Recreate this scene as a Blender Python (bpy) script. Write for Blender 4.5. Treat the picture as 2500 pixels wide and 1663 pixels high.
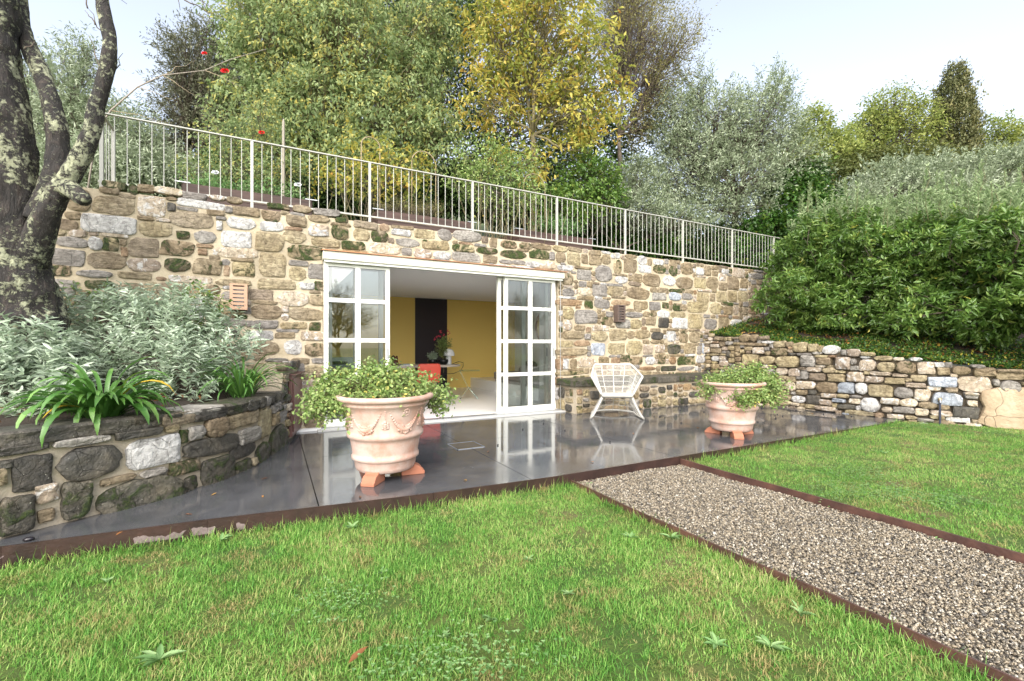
import bpy, bmesh, math, random
import numpy as np
from mathutils import Vector, Matrix, noise

random.seed(7); RNG = np.random.default_rng(11)
SC = bpy.context.scene
for o in list(bpy.data.objects): bpy.data.objects.remove(o)
COL = SC.collection

# ------------------------------------------------------------------ camera, sky, sun, exposure
YAW = math.radians(27.9); FPX = 1100.0; HY = 845.0; EYE = 1.2      # photograph pixels (2500 x 1663)
cam_d = bpy.data.cameras.new('camera'); cam = bpy.data.objects.new('camera', cam_d); COL.objects.link(cam)
cam.location = (0, 0, EYE); cam.rotation_euler = (math.pi/2, 0, -YAW)
cam_d.sensor_width = 36; cam_d.lens = FPX/2500*36; cam_d.shift_y = (HY-831.5)/2500
cam_d.clip_start = .05; cam_d.clip_end = 800
SC.camera = cam
SUN_AZ, SUN_EL = math.radians(-143), math.radians(38)              # veiled sun on the left, from +Y towards -X
world = bpy.data.worlds.new('World'); SC.world = world; world.use_nodes = True
wn = world.node_tree; bg = wn.nodes['Background']
sky = wn.nodes.new('ShaderNodeTexSky'); sky.sky_type = 'NISHITA'; sky.sun_disc = False
sky.sun_elevation = SUN_EL; sky.sun_rotation = SUN_AZ
sky.air_density = 1.0; sky.dust_density = 3.5; sky.ozone_density = 1.0; sky.altitude = 200
hz = wn.nodes.new('ShaderNodeHueSaturation'); hz.inputs['Saturation'].default_value = .48      # thin high haze pales the blue
wn.links.new(sky.outputs[0], hz.inputs['Color']); wn.links.new(hz.outputs[0], bg.inputs[0]); bg.inputs[1].default_value = .15
sl = bpy.data.lights.new('sun', 'SUN'); sl.energy = 1.5; sl.angle = math.radians(100); sl.color = (1, .93, .83)
sun = bpy.data.objects.new('sun', sl); COL.objects.link(sun)
sdir = Vector((math.sin(SUN_AZ)*math.cos(SUN_EL), math.cos(SUN_AZ)*math.cos(SUN_EL), math.sin(SUN_EL)))
sun.rotation_euler = (-sdir).to_track_quat('-Z', 'Y').to_euler()
vs = SC.view_settings; vs.view_transform = 'Standard'; vs.look = 'None'; vs.gamma = 1; vs.use_curve_mapping = False
vs.exposure = 1.55
SC.cycles.use_denoising = True
SC.cycles.max_bounces = 8; SC.cycles.diffuse_bounces = 4; SC.cycles.transparent_max_bounces = 8
SC.cycles.sample_clamp_indirect = 6; SC.cycles.caustics_reflective = False; SC.cycles.caustics_refractive = False

# ------------------------------------------------------------------ helpers
FW = Vector((math.sin(YAW), math.cos(YAW), 0)); RT = Vector((math.cos(YAW), -math.sin(YAW), 0))
def ray(u, v): return FW + RT*((u-1250)/FPX) + Vector((0, 0, (HY-v)/FPX))
def at(u, v, dep): return Vector((0, 0, EYE)) + ray(u, v)*dep          # photo pixel at a distance
def on_z(u, v, z=0.): d = ray(u, v); return Vector((0, 0, EYE)) + d*((z-EYE)/d.z)
def on_y(u, v, y): d = ray(u, v); return Vector((0, 0, EYE)) + d*(y/d.y)
def rnd(a, b): return random.uniform(a, b)

def link(o, parent=None):
    COL.objects.link(o)
    if parent is not None: o.parent = parent
    return o
def tag(o, label=None, cat=None, group=None, kind=None):
    for k, v in (('label', label), ('category', cat), ('group', group), ('kind', kind)):
        if v: o[k] = v
    return o
def empty(name, loc=(0, 0, 0), label=None, cat=None, group=None, rz=0):
    o = bpy.data.objects.new(name, None); o.location = loc; o.rotation_euler = (0, 0, rz); o.empty_display_size = .1
    link(o); return tag(o, label, cat, group)
def mesh(name, V, Fc, mat, parent=None, smooth=False, rndattr=None, loc=None):
    me = bpy.data.meshes.new(name); me.from_pydata([tuple(v) for v in V], [], Fc); me.update()
    if mat: me.materials.append(mat)
    if smooth: me.polygons.foreach_set('use_smooth', [True]*len(me.polygons))
    o = bpy.data.objects.new(name, me)
    if loc is not None: o.location = loc
    return link(o, parent)
def npmesh(name, V, Fq, mat, parent=None, smooth=False, r=None):
    """V (n,3), Fq (m,k) uniform polygons, r (m,) per-face random -> 'rnd'"""
    V = np.ascontiguousarray(V, dtype=np.float32); Fq = np.ascontiguousarray(Fq, dtype=np.int32)
    m, k = Fq.shape; me = bpy.data.meshes.new(name)
    me.vertices.add(len(V)); me.vertices.foreach_set('co', V.ravel())
    me.loops.add(m*k); me.loops.foreach_set('vertex_index', Fq.ravel())
    me.polygons.add(m); me.polygons.foreach_set('loop_start', np.arange(0, m*k, k, dtype=np.int32))
    me.polygons.foreach_set('loop_total', np.full(m, k, dtype=np.int32))
    if smooth: me.polygons.foreach_set('use_smooth', np.ones(m, dtype=bool))
    if r is not None:
        a = me.attributes.new('rnd', 'FLOAT', 'FACE'); a.data.foreach_set('value', np.ascontiguousarray(r, dtype=np.float32))
    me.update(calc_edges=True)
    if mat: me.materials.append(mat)
    return link(bpy.data.objects.new(name, me), parent)

def sub(child, part):
    """make child a sub-part of part (same thing, no rotation between them)"""
    child.location = Vector(child.location)-Vector(part.location); child.parent = part; return child
class MB:
    """collects boxes, tubes and lathes for ONE part"""
    def __init__(s): s.v = []; s.f = []
    def box(s, x0, y0, z0, x1, y1, z1, bev=0.):
        n = len(s.v)
        s.v += [(x0,y0,z0),(x1,y0,z0),(x1,y1,z0),(x0,y1,z0),(x0,y0,z1),(x1,y0,z1),(x1,y1,z1),(x0,y1,z1)]
        s.f += [tuple(n+i for i in q) for q in ((3,2,1,0),(4,5,6,7),(0,1,5,4),(1,2,6,5),(2,3,7,6),(3,0,4,7))]; return s
    def tube(s, P, R, seg=8, cap=True):
        P = [Vector(p) for p in P]; n0 = len(s.v)
        if not hasattr(R, '__len__'): R = [R]*len(P)
        t0 = (P[1]-P[0]).normalized(); a = t0.orthogonal().normalized()
        for i, p in enumerate(P):
            t = (P[min(i+1, len(P)-1)]-P[max(i-1, 0)])
            t = t.normalized() if t.length > 1e-9 else t0
            a = (a - t*a.dot(t)); a = a.normalized() if a.length > 1e-6 else t.orthogonal().normalized()
            b = t.cross(a)
            for k in range(seg):
                q = 2*math.pi*k/seg; s.v.append(tuple(p+(a*math.cos(q)+b*math.sin(q))*R[i]))
        for i in range(len(P)-1):
            for k in range(seg):
                k2 = (k+1) % seg; A = n0+i*seg
                s.f.append((A+k, A+k2, A+seg+k2, A+seg+k))
        if cap:
            s.f.append(tuple(n0+k for k in reversed(range(seg)))); s.f.append(tuple(n0+(len(P)-1)*seg+k for k in range(seg)))
        return s
    def lathe(s, prof, seg=32, c=(0, 0, 0), cap=False):
        n0 = len(s.v)
        for r, z in prof:
            for k in range(seg):
                q = 2*math.pi*k/seg; s.v.append((c[0]+r*math.cos(q), c[1]+r*math.sin(q), c[2]+z))
        for i in range(len(prof)-1):
            for k in range(seg):
                k2 = (k+1) % seg; A = n0+i*seg
                s.f.append((A+k, A+k2, A+seg+k2, A+seg+k))
        if cap:
            s.f.append(tuple(n0+k for k in reversed(range(seg)))); s.f.append(tuple(n0+(len(prof)-1)*seg+k for k in range(seg)))
        return s
    def ball(s, c, r, seg=8, rings=5, sq=(1, 1, 1)):
        pr = []
        n0 = len(s.v)
        for i in range(rings+1):
            a = math.pi*i/rings
            for k in range(seg):
                q = 2*math.pi*k/seg
                s.v.append((c[0]+r*sq[0]*math.sin(a)*math.cos(q), c[1]+r*sq[1]*math.sin(a)*math.sin(q), c[2]-r*sq[2]*math.cos(a)))
        for i in range(rings):
            for k in range(seg):
                k2 = (k+1) % seg; A = n0+i*seg
                s.f.append((A+k, A+k2, A+seg+k2, A+seg+k))
        return s
    def poly(s, pts):
        n = len(s.v); s.v += [tuple(p) for p in pts]; s.f.append(tuple(range(n, n+len(pts)))); return s
    def prism(s, pts, d):
        n = len(s.v); k = len(pts); d = Vector(d)
        s.v += [tuple(p) for p in pts]; s.v += [tuple(Vector(p)+d) for p in pts]
        s.f.append(tuple(range(n, n+k))); s.f.append(tuple(n+k+i for i in reversed(range(k))))
        for i in range(k): j = (i+1) % k; s.f.append((n+j, n+i, n+k+i, n+k+j))
        return s
    def build(s, name, mat, parent=None, smooth=False, loc=None, bevel=0.):
        o = mesh(name, s.v, s.f, mat, parent, smooth, loc=loc)
        if bevel:
            bm = bmesh.new(); bm.from_mesh(o.data)
            bmesh.ops.recalc_face_normals(bm, faces=bm.faces)
            bmesh.ops.bevel(bm, geom=[e for e in bm.edges], offset=bevel, segments=2, affect='EDGES', profile=.6, clamp_overlap=True)
            bm.to_mesh(o.data); bm.free()
        return o

# ------------------------------------------------------------------ materials
class NT:
    def __init__(s, name):
        s.m = bpy.data.materials.new(name); s.m.use_nodes = True; s.t = s.m.node_tree
        s.b = s.t.nodes['Principled BSDF']; s.out = s.t.nodes['Material Output']
        s.pos = None
    def n(s, typ, **kw):
        x = s.t.nodes.new('ShaderNode'+typ)
        for k, v in kw.items(): setattr(x, k, v)
        return x
    def l(s, a, b): s.t.links.new(a, b)
    def P(s):
        if s.pos is None: s.pos = s.n('NewGeometry').outputs['Position']
        return s.pos
    def noise(s, scale, detail=4, rough=.55, vec=None, dist=0.):
        x = s.n('TexNoise'); x.inputs['Scale'].default_value = scale; x.inputs['Detail'].default_value = detail
        x.inputs['Roughness'].default_value = rough; x.inputs['Distortion'].default_value = dist
        s.l(vec if vec is not None else s.P(), x.inputs['Vector']); return x.outputs['Fac']
    def voro(s, scale, feat='F1', vec=None, rand=1.):
        x = s.n('TexVoronoi', feature=feat); x.inputs['Scale'].default_value = scale; x.inputs['Randomness'].default_value = rand
        s.l(vec if vec is not None else s.P(), x.inputs['Vector']); return x
    def stretch(s, sx, sy, sz):
        x = s.n('Mapping'); x.inputs['Scale'].default_value = (sx, sy, sz); s.l(s.P(), x.inputs['Vector']); return x.outputs[0]
    def ramp(s, fac, stops, interp='LINEAR'):
        x = s.n('ValToRGB'); x.color_ramp.interpolation = interp; e = x.color_ramp.elements
        while len(e) < len(stops): e.new(.5)
        for i, (p, c) in enumerate(stops):
            e[i].position = p; e[i].color = (c, c, c, 1) if not hasattr(c, '__len__') else (*c[:3], 1)
        s.l(fac, x.inputs[0]); return x.outputs[0]
    def mix(s, fac, a, b, mode='MIX'):
        x = s.n('Mix', data_type='RGBA', blend_type=mode)
        for val, i in ((fac, 0), (a, 6), (b, 7)):
            if hasattr(val, 'links') or hasattr(val, 'is_linked'): s.l(val, x.inputs[i])
            else: x.inputs[i].default_value = val if i == 0 else (*val[:3], 1)
        return x.outputs[2]
    def math(s, op, a, b=0.):
        x = s.n('Math', operation=op)
        for val, i in ((a, 0), (b, 1)):
            if hasattr(val, 'is_linked'): s.l(val, x.inputs[i])
            else: x.inputs[i].default_value = val
        return x.outputs[0]
    def orand(s): return s.n('ObjectInfo').outputs['Random']
    def attr(s, name='rnd'):
        x = s.n('Attribute'); x.attribute_name = name; return x.outputs['Fac']
    def hsv(s, col, h=None, sat=None, v=None):
        x = s.n('HueSaturation')
        for val, i in ((h, 'Hue'), (sat, 'Saturation'), (v, 'Value')):
            if val is None: continue
            if hasattr(val, 'is_linked'): s.l(val, x.inputs[i])
            else: x.inputs[i].default_value = val
        s.l(col, x.inputs['Color']); return x.outputs[0]
    def rng(s, fac, a, b):
        x = s.n('MapRange'); x.inputs[3].default_value = a; x.inputs[4].default_value = b; s.l(fac, x.inputs[0]); return x.outputs[0]
    def bump(s, h, st=.3, dist=.02, nrm=None):
        x = s.n('Bump'); x.inputs['Strength'].default_value = st; x.inputs['Distance'].default_value = dist
        s.l(h, x.inputs['Height'])
        if nrm is not None: s.l(nrm, x.inputs['Normal'])
        s.l(x.outputs[0], s.b.inputs['Normal']); return x.outputs[0]
    def col(s, c):
        if hasattr(c, 'is_linked'): s.l(c, s.b.inputs['Base Color'])
        else: s.b.inputs['Base Color'].default_value = (*c[:3], 1)
    def rough(s, r):
        if hasattr(r, 'is_linked'): s.l(r, s.b.inputs['Roughness'])
        else: s.b.inputs['Roughness'].default_value = r
def simple(name, c, r=.5, metal=0., bump=None, var=0.):
    t = NT(name); t.rough(r); t.b.inputs['Metallic'].default_value = metal
    if var:
        nz = t.noise(7, 5); t.col(t.hsv(t.mix(0., c, c), v=t.rng(nz, 1-var, 1+var)))
    else: t.col(c)
    if bump: t.bump(t.noise(bump[0], 5), bump[1], bump[2])
    return t.m

def stone_mat(name, cols, moss=0., pale=0., grime=0., wet=.55, strat=False):
    t = NT(name); orr = t.orand()
    n1 = t.noise(5, 6, .6, dist=.6); n2 = t.noise(22, 6, .65); n3 = t.noise(70, 4, .6)
    c = t.ramp(n1, [(.28, cols[0]), (.5, cols[1]), (.72, cols[2])])
    c = t.hsv(c, h=t.rng(orr, .492, .516), sat=t.rng(t.noise(1.7, 2), .65, 1.2), v=t.rng(orr, .72, 1.22))
    c = t.mix(t.math('MULTIPLY', t.ramp(n2, [(.42, 0.), (.62, 1.)]), .5), c, (cols[0][0]*.45, cols[0][1]*.42, cols[0][2]*.4))
    if pale:   # crusty pale lichen and quartz veins
        c = t.mix(t.math('MULTIPLY', t.ramp(t.noise(9, 8, .7, dist=1.), [(.62-.22*pale, 0.), (.66-.2*pale, 1.)]), .85), c, (.56, .55, .53))
    if grime:
        c = t.mix(t.math('MULTIPLY', t.ramp(t.noise(6, 6, .65), [(.35, 0.), (.6, 1.)]), grime), c, (.035, .034, .03))
        c = t.mix(t.ramp(t.noise(60, 3, .7), [(.69, 0.), (.72, 1.)]), c, (.5, .5, .42))
    hb = t.math('ADD', t.math('MULTIPLY', n1, 1.2), t.math('ADD', t.math('MULTIPLY', n2, .5), t.math('MULTIPLY', n3, .18)))
    if strat: hb = t.math('ADD', hb, t.math('MULTIPLY', t.noise(6, 6, .6, t.stretch(1, 1, 5)), .8))
    if moss:
        mk = t.ramp(t.noise(6.5, 7, .68, dist=.7), [(.6-.22*moss, 0.), (.7-.22*moss, 1.)])
        mc = t.ramp(t.noise(45, 4, .7), [(.3, (.012, .022, .004)), (.5, (.05, .085, .012)), (.72, (.13, .16, .03))])
        c = t.mix(mk, c, mc)
        hb = t.math('ADD', hb, t.math('MULTIPLY', mk, t.math('MULTIPLY', t.noise(90, 3, .8), 1.6)))
    # pits and cracks
    cr = t.ramp(t.voro(7, 'DISTANCE_TO_EDGE').outputs['Distance'], [(0., 0.), (.012, 1.)])
    hb = t.math('SUBTRACT', hb, t.math('MULTIPLY', t.math('SUBTRACT', 1., cr), .25))
    t.col(c); t.rough(t.rng(n2, wet-.1, wet+.35)); t.bump(hb, 1., .03)
    return t.m

M = {}
M['stone_b'] = stone_mat('brown sandstone', [(.165,.12,.064), (.31,.24,.138), (.42,.342,.212)], strat=True)
M['stone_B'] = stone_mat('dark brown sandstone', [(.14,.105,.07), (.26,.2,.135), (.34,.265,.19)], strat=True)
M['stone_o'] = stone_mat('rusty sandstone', [(.205,.12,.06), (.36,.24,.13), (.45,.33,.2)], strat=True)
M['stone_p'] = stone_mat('pale buff limestone', [(.29,.22,.15), (.44,.355,.26), (.54,.46,.36)], pale=.35)
M['stone_w'] = stone_mat('whitish limestone', [(.25,.24,.23), (.41,.4,.385), (.54,.53,.51)], pale=.6)
M['stone_g'] = stone_mat('grey sandstone', [(.17,.155,.135), (.29,.265,.235), (.4,.37,.33)], strat=True)
M['stone_k'] = stone_mat('blue grey limestone', [(.21,.235,.27), (.31,.35,.4), (.42,.46,.51)], pale=.2)
M['stone_d'] = stone_mat('dark damp stone', [(.045,.042,.036), (.095,.083,.065), (.16,.132,.097)], grime=.6, wet=.45)
M['stone_c'] = stone_mat('dark damp mossy stone', [(.048,.043,.033), (.1,.087,.06), (.165,.135,.09)], moss=.46, grime=.45, wet=.45)
M['stone_m'] = stone_mat('moss covered stone', [(.16,.12,.065), (.3,.23,.13), (.41,.33,.2)], moss=.74)
M['stone_M'] = stone_mat('partly mossy stone', [(.17,.125,.065), (.31,.235,.13), (.43,.33,.2)], moss=.34)
t = NT('boulder stone'); n1 = t.noise(2.2, 6, .6)
c = t.ramp(n1, [(.3, (.27,.195,.12)), (.55, (.4,.305,.2)), (.75, (.48,.4,.29))])
wv = t.n('VectorMath', operation='ADD'); nzv = t.n('TexNoise'); nzv.inputs['Scale'].default_value = 2.; t.l(t.P(), nzv.inputs['Vector']); t.l(t.P(), wv.inputs[0])
sv = t.n('VectorMath', operation='SCALE'); sv.inputs['Scale'].default_value = .8; t.l(nzv.outputs['Color'], sv.inputs[0]); t.l(sv.outputs[0], wv.inputs[1])
cr = t.ramp(t.voro(2.1, 'DISTANCE_TO_EDGE', wv.outputs[0]).outputs['Distance'], [(0., 0.), (.012, 1.)])
t.col(t.mix(t.math('MULTIPLY', t.math('SUBTRACT', 1., cr), .5), c, (.2,.14,.08))); t.rough(.75)
t.bump(t.math('ADD', t.math('MULTIPLY', cr, .6), t.math('MULTIPLY', t.noise(14, 6, .6), .8)), .9, .03); M['boulder'] = t.m
def mortar(name, a, b, dirt):
    t = NT(name); n1 = t.noise(3, 5); n2 = t.noise(60, 5, .7); n3 = t.noise(1.1, 4, .6)
    c = t.ramp(n1, [(.3, a), (.7, b)])
    c = t.mix(t.math('MULTIPLY', t.ramp(n3, [(.5, 0.), (.68, 1.)]), dirt), c, (.2,.165,.11)); c = t.mix(t.math('MULTIPLY', t.ramp(t.noise(7, 6, .7), [(.5, 0.), (.68, 1.)]), .4), c, (.32,.26,.16))
    c = t.hsv(c, v=t.rng(n2, .75, 1.2)); t.col(c); t.rough(.9)
    t.bump(t.math('ADD', t.noise(8, 4), t.math('MULTIPLY', n2, .5)), .8, .02); return t.m
M['mortar'] = mortar('lime mortar', (.47,.395,.275), (.57,.495,.365), .5)
M['mortar_damp'] = mortar('weathered mortar', (.36,.31,.23), (.5,.43,.33), .75)
M['earth_joint'] = mortar('dark earth joint', (.05,.04,.03), (.09,.07,.05), .5)

def leaf_mat(name, stops, tr=.35, rough=.45, spec=.3):
    """stops: colour ramp over the per-leaf random value"""
    t = NT(name); c = t.ramp(t.attr(), stops)
    c = t.hsv(c, v=t.rng(t.noise(1.3, 2), .75, 1.25))
    t.col(c); t.rough(rough); t.b.inputs['Specular IOR Level'].default_value = spec
    tl = t.n('BsdfTranslucent'); t.l(c, tl.inputs[0]); mx = t.n('MixShader'); mx.inputs[0].default_value = tr
    t.l(t.b.outputs[0], mx.inputs[1]); t.l(tl.outputs[0], mx.inputs[2]); t.l(mx.outputs[0], t.out.inputs[0])
    return t.m
# ------------------------------------------------------------------ materials of the setting
t = NT('wet polished concrete'); n1 = t.noise(.9, 6, .6); n2 = t.noise(5, 6, .65); n3 = t.noise(28, 4)
c = t.ramp(n1, [(.3, (.045,.047,.052)), (.55, (.075,.077,.083)), (.75, (.1,.101,.105))])
c = t.hsv(c, v=t.rng(n2, .6, 1.4)); c = t.mix(t.math('MULTIPLY', t.ramp(t.noise(2.3, 7, .7, dist=1.2), [(.58, 0.), (.7, 1.)]), .22), c, (.17,.165,.16)); t.col(c)
wet = t.ramp(t.noise(.8, 4, .55, dist=.5), [(.38, .03), (.52, .07), (.6, .14), (.72, .26)])
t.rough(t.math('ADD', wet, t.math('MULTIPLY', n3, .06))); t.b.inputs['Specular IOR Level'].default_value = 1.0
t.bump(t.math('ADD', t.noise(3.5, 3), t.math('MULTIPLY', n2, .25)), .06, .02); M['patio'] = t.m
t = NT('rusted steel edging'); n1 = t.noise(6, 6, .65); n2 = t.noise(40, 5, .7)
c = t.ramp(n1, [(.3, (.045,.024,.02)), (.55, (.085,.042,.032)), (.75, (.14,.065,.045))])
c = t.hsv(c, v=t.rng(n2, .7, 1.3)); sp = t.n('SeparateXYZ'); t.l(t.P(), sp.inputs[0])
t.col(c); t.rough(t.rng(n2, .25, .6)); t.bump(n2, .3, .01); M['steel'] = t.m
t = NT('rusted steel edging with dry scale'); n1 = t.noise(6, 6, .65); n2 = t.noise(40, 5, .7)
c = t.ramp(n1, [(.3, (.02,.012,.011)), (.55, (.038,.021,.018)), (.75, (.06,.03,.024))])
sp = t.n('SeparateXYZ'); t.l(t.P(), sp.inputs[0])
drip = t.noise(9, 4, .6, t.stretch(1, 1, .08))
lvl = t.math('ADD', sp.outputs[2], t.math('MULTIPLY', drip, .11))
dry = t.math('MULTIPLY', t.math('LESS_THAN', lvl, .005), t.math('GREATER_THAN', t.noise(2.2, 3, .6, t.stretch(1, 1, .6)), .47))
dry = t.math('MULTIPLY', dry, t.math('LESS_THAN', sp.outputs[0], -.05))
dry = t.math('MULTIPLY', dry, t.math('GREATER_THAN', sp.outputs[2], -.092))
t.col(t.mix(dry, c, t.ramp(n2, [(.3, (.12,.09,.086)), (.7, (.19,.15,.142))]))); t.rough(t.rng(dry, .3, .8)); t.bump(n2, .3, .01); M['steel_scaled'] = t.m
t = NT('lawn soil'); n1 = t.noise(1.6, 5, .6); n2 = t.noise(30, 5, .7)
c = t.ramp(n1, [(.35, (.05,.11,.012)), (.55, (.09,.13,.02)), (.7, (.14,.12,.045))])
t.col(t.hsv(c, v=t.rng(n2, .45, 1.2))); t.rough(.95); t.bump(n2, .8, .03); M['lawn'] = t.m
t = NT('garden soil'); n1 = t.noise(2.5, 5, .6); n2 = t.noise(40, 5, .75)
c = t.ramp(n1, [(.3, (.03,.022,.015)), (.55, (.055,.04,.027)), (.72, (.08,.055,.03))])
t.col(t.hsv(c, v=t.rng(n2, .5, 1.5))); t.rough(.95); t.bump(n2, 1., .03); M['soil'] = t.m
t = NT('hillside ground'); n1 = t.noise(.5, 6, .65)
c = t.ramp(n1, [(.3, (.03,.05,.012)), (.55, (.055,.08,.02)), (.75, (.09,.085,.035))]); t.col(t.hsv(c, v=t.rng(t.noise(14, 4), .5, 1.4))); t.rough(.95); M['hill'] = t.m

# ------------------------------------------------------------------ ground, hillside, lawn
def ret_x(y):                                    # face of the dry stone wall on the right
    pts = [(-14, 14.), (2.3, 9.78), (3.5, 9.05), (7.2, 8.72)]
    for (a, xa), (b, xb) in zip(pts, pts[1:]):
        if y <= b: return xa+(xb-xa)*max(0, (y-a))/(b-a) if y > a else xa
    return pts[-1][1]
def ret_top(y): return .84+(1.5-.84)*min(1, max(0, (y-2.2)/4.8)) if y > 2.2 else max(.3, .84-.05*(2.2-y))
def lawn_z(x, y): return -.13+.1*min(1, max(0, (x+1.5)/10.5))**1.5 - .02*max(0, min(1, (2-y)/3))
tag(mesh('ground', [(-400,-400,-.9), (400,-400,-.9), (400,400,-.9), (-400,400,-.9)], [(0,1,2,3)], M['hill']), kind='structure')
def sheet(name, fn, nu, nv, mat, smooth=True):
    V = [fn(i/nu, j/nv) for j in range(nv+1) for i in range(nu+1)]
    Fc = [(j*(nu+1)+i, j*(nu+1)+i+1, (j+1)*(nu+1)+i+1, (j+1)*(nu+1)+i) for j in range(nv) for i in range(nu)]
    return tag(mesh(name, V, Fc, mat, smooth=smooth), kind='structure')
def fbm(x, y, s): return noise.noise(Vector((x*s, y*s, 3.1)))
def hill_z(x, y):
    back = 2.95+.36*max(0, y-10)**1.0
    bank = 1.4+.3*max(0, x-8.9)
    b = max(back, bank)
    return b+.5*fbm(x, y, .13)*min(1, max(0, (y-9)/4))
def terr(a, b):
    x = -70+170*a; y = 7.5+95*b*b*.6+95*b*.4
    return (x, y, hill_z(x, y))
sheet('hillside', terr, 140, 70, M['hill'])
def bank(a, b):
    y = -13+20.5*b; e = 60*a**2.2; x = ret_x(y)+.2+e
    z = ret_top(y)-.04+.25*min(e, 1.0)+.3*max(0, e-1.0)
    z += .06*fbm(x*3, y*3, .9)*min(1, e*4)
    return (x, y, min(z, hill_z(x, 7.6)+.2) if e > 2.5 else z)
sheet('planted_bank', bank, 40, 60, M['soil'])
def bank_z(x, y):
    e = x-ret_x(y)-.2; return ret_top(y)-.04+.25*min(e, 1.)+.3*max(0, e-1.)
def lawn_left(a, b): x = -22+24.43*a; y = -22+25.9*b**.6; return (x, y, lawn_z(x, y)+.02*fbm(x, y, .7))
PATIO_FRONT = [(-4.2, 4.1), (-1.43, 3.80), (-.4, 3.73), (1.15, 3.54), (2.3, 3.47), (9.04, 3.47)]
def front_y(x):
    for (a, ya), (b, yb) in zip(PATIO_FRONT, PATIO_FRONT[1:]):
        if x <= b: return ya+(yb-ya)*(x-a)/(b-a)
    return 3.47
def lawn_left(a, b):
    x = -22+24.43*a; y1 = front_y(x)-.012 if x > -4.2 else 4.1; y = -22+(y1+22)*(1-(1-b)**1.6); return (x, y, lawn_z(x, y)+.02*fbm(x, y, .7))
def lawn_right(a, b):
    y = -22+(3.455+22)*(1-(1-b)**1.6); x = 3.9+(ret_x(y)-3.9+.05)*a
    return (x, y, lawn_z(x, y)+.02*fbm(x, y, .7))
sheet('lawn_left', lawn_left, 60, 60, M['lawn']); sheet('lawn_right', lawn_right, 30, 60, M['lawn'])

# ------------------------------------------------------------------ patio of wet concrete slabs with a steel edge
patio = tag(mesh('patio', [(-4.2,4.2,-.03), (9.0,3.6,-.03), (8.9,7.2,-.03), (-4.2,7.2,-.03)], [(0,1,2,3)], M['earth_joint']), kind='structure')
xs = [-4.2, -1.9, .3, 2.05, 3.85, 5.6, 7.4, 9.1]; JG = .004
for i in range(len(xs)-1):
    for (ya, yb) in ((None, 5.28), (5.28, 7.1)):
        x0, x1 = xs[i]+JG, xs[i+1]-JG
        cuts = [x0]+[p[0] for p in PATIO_FRONT if x0 < p[0] < x1]+[x1]
        if ya is None: lo = [(x, front_y(x)+.012) for x in cuts]; top = yb-JG
        else: lo = [(x0, ya+JG), (x1, ya+JG)]; top = yb
        pts = [(x, y, 0.) for x, y in lo]+[(x1, top, 0.), (x0, top, 0.)]
        MB().prism([(x, y, -.08) for x, y, z in pts], (0, 0, .08)).build('slab', M['patio'], patio)
dr = empty('drain_cover', (2.05, 5.06, 0), 'square concrete drain cover with steel rim set in the patio', 'drain cover')
MB().box(-.16, -.16, -.01, .16, .16, .004).build('plate', M['patio'], dr)
fr = MB()
for a in range(4):
    c_, s_ = [(1,0),(0,1),(-1,0),(0,-1)][a]
    p = [(-.175,-.175),(.175,-.175),(.175,-.165),(-.175,-.165)]
    q = [(x*c_-y*s_, x*s_+y*c_, 0) for x, y in p]; fr.prism(q, (0, 0, .0065))
M['galv'] = simple('galvanised metal', (.45,.46,.47), .4, .8)
fr.build('rim', M['galv'], dr)
ed = empty('steel_patio_edging', (2, 3.5, 0), 'dark rusted steel edging strip along the front of the patio', 'edging')
segs = [p for p in PATIO_FRONT]
for (a, b) in zip(segs, segs[1:]):
    d = Vector((b[0]-a[0], b[1]-a[1], 0)).normalized(); nn = Vector((d.y, -d.x, 0))*.01
    A = Vector((a[0], a[1], 0)); B = Vector((b[0], b[1], 0))-d*.002
    z0 = -.26
    o = MB().prism([A+Vector((0,0,z0)), B+Vector((0,0,z0)), B+nn+Vector((0,0,z0)), A+nn+Vector((0,0,z0))], (0, 0, -z0+.006))
    p = o.build('plate', M['steel_scaled'], ed); p.location = -ed.location
for side, x in ((0, 2.45), (1, 3.89)):
    e2 = empty('steel_path_edging', (x, 1.5, 0), ['rusted steel strip on the lawn side nearest the camera of the gravel path', 'rusted reddish steel strip along the far right side of the gravel path'][side], 'edging', 'gravel path edging')
    mb = MB(); N = 26; L = []
    for i in range(N+1):
        y = -3.+6.455*i/N; xx = x+.018*fbm(x*5, y, .8)+(.02*math.sin(y*1.7) if side == 0 else .01*math.sin(y))
        zt = -.035+.012*fbm(y, x, 1.3)-(.012 if side == 0 else -.012)
        L.append((xx, y, zt))
    th = .012 if side == 0 else .02
    for (a, b) in zip(L, L[1:]):
        n = len(mb.v)
        for (px, py, pz) in (a, b): mb.v += [(px, py, -.3), (px, py, pz), (px+th, py, pz), (px+th, py, -.3)]
        mb.f += [(n, n+4, n+5, n+1), (n+1, n+5, n+6, n+2), (n+2, n+6, n+7, n+3)]
    mb.v += []; mb.build('strip', M['steel'], e2, smooth=False, loc=(-x, -1.5, 0))
PATH = (2.462, 3.888)

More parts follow.
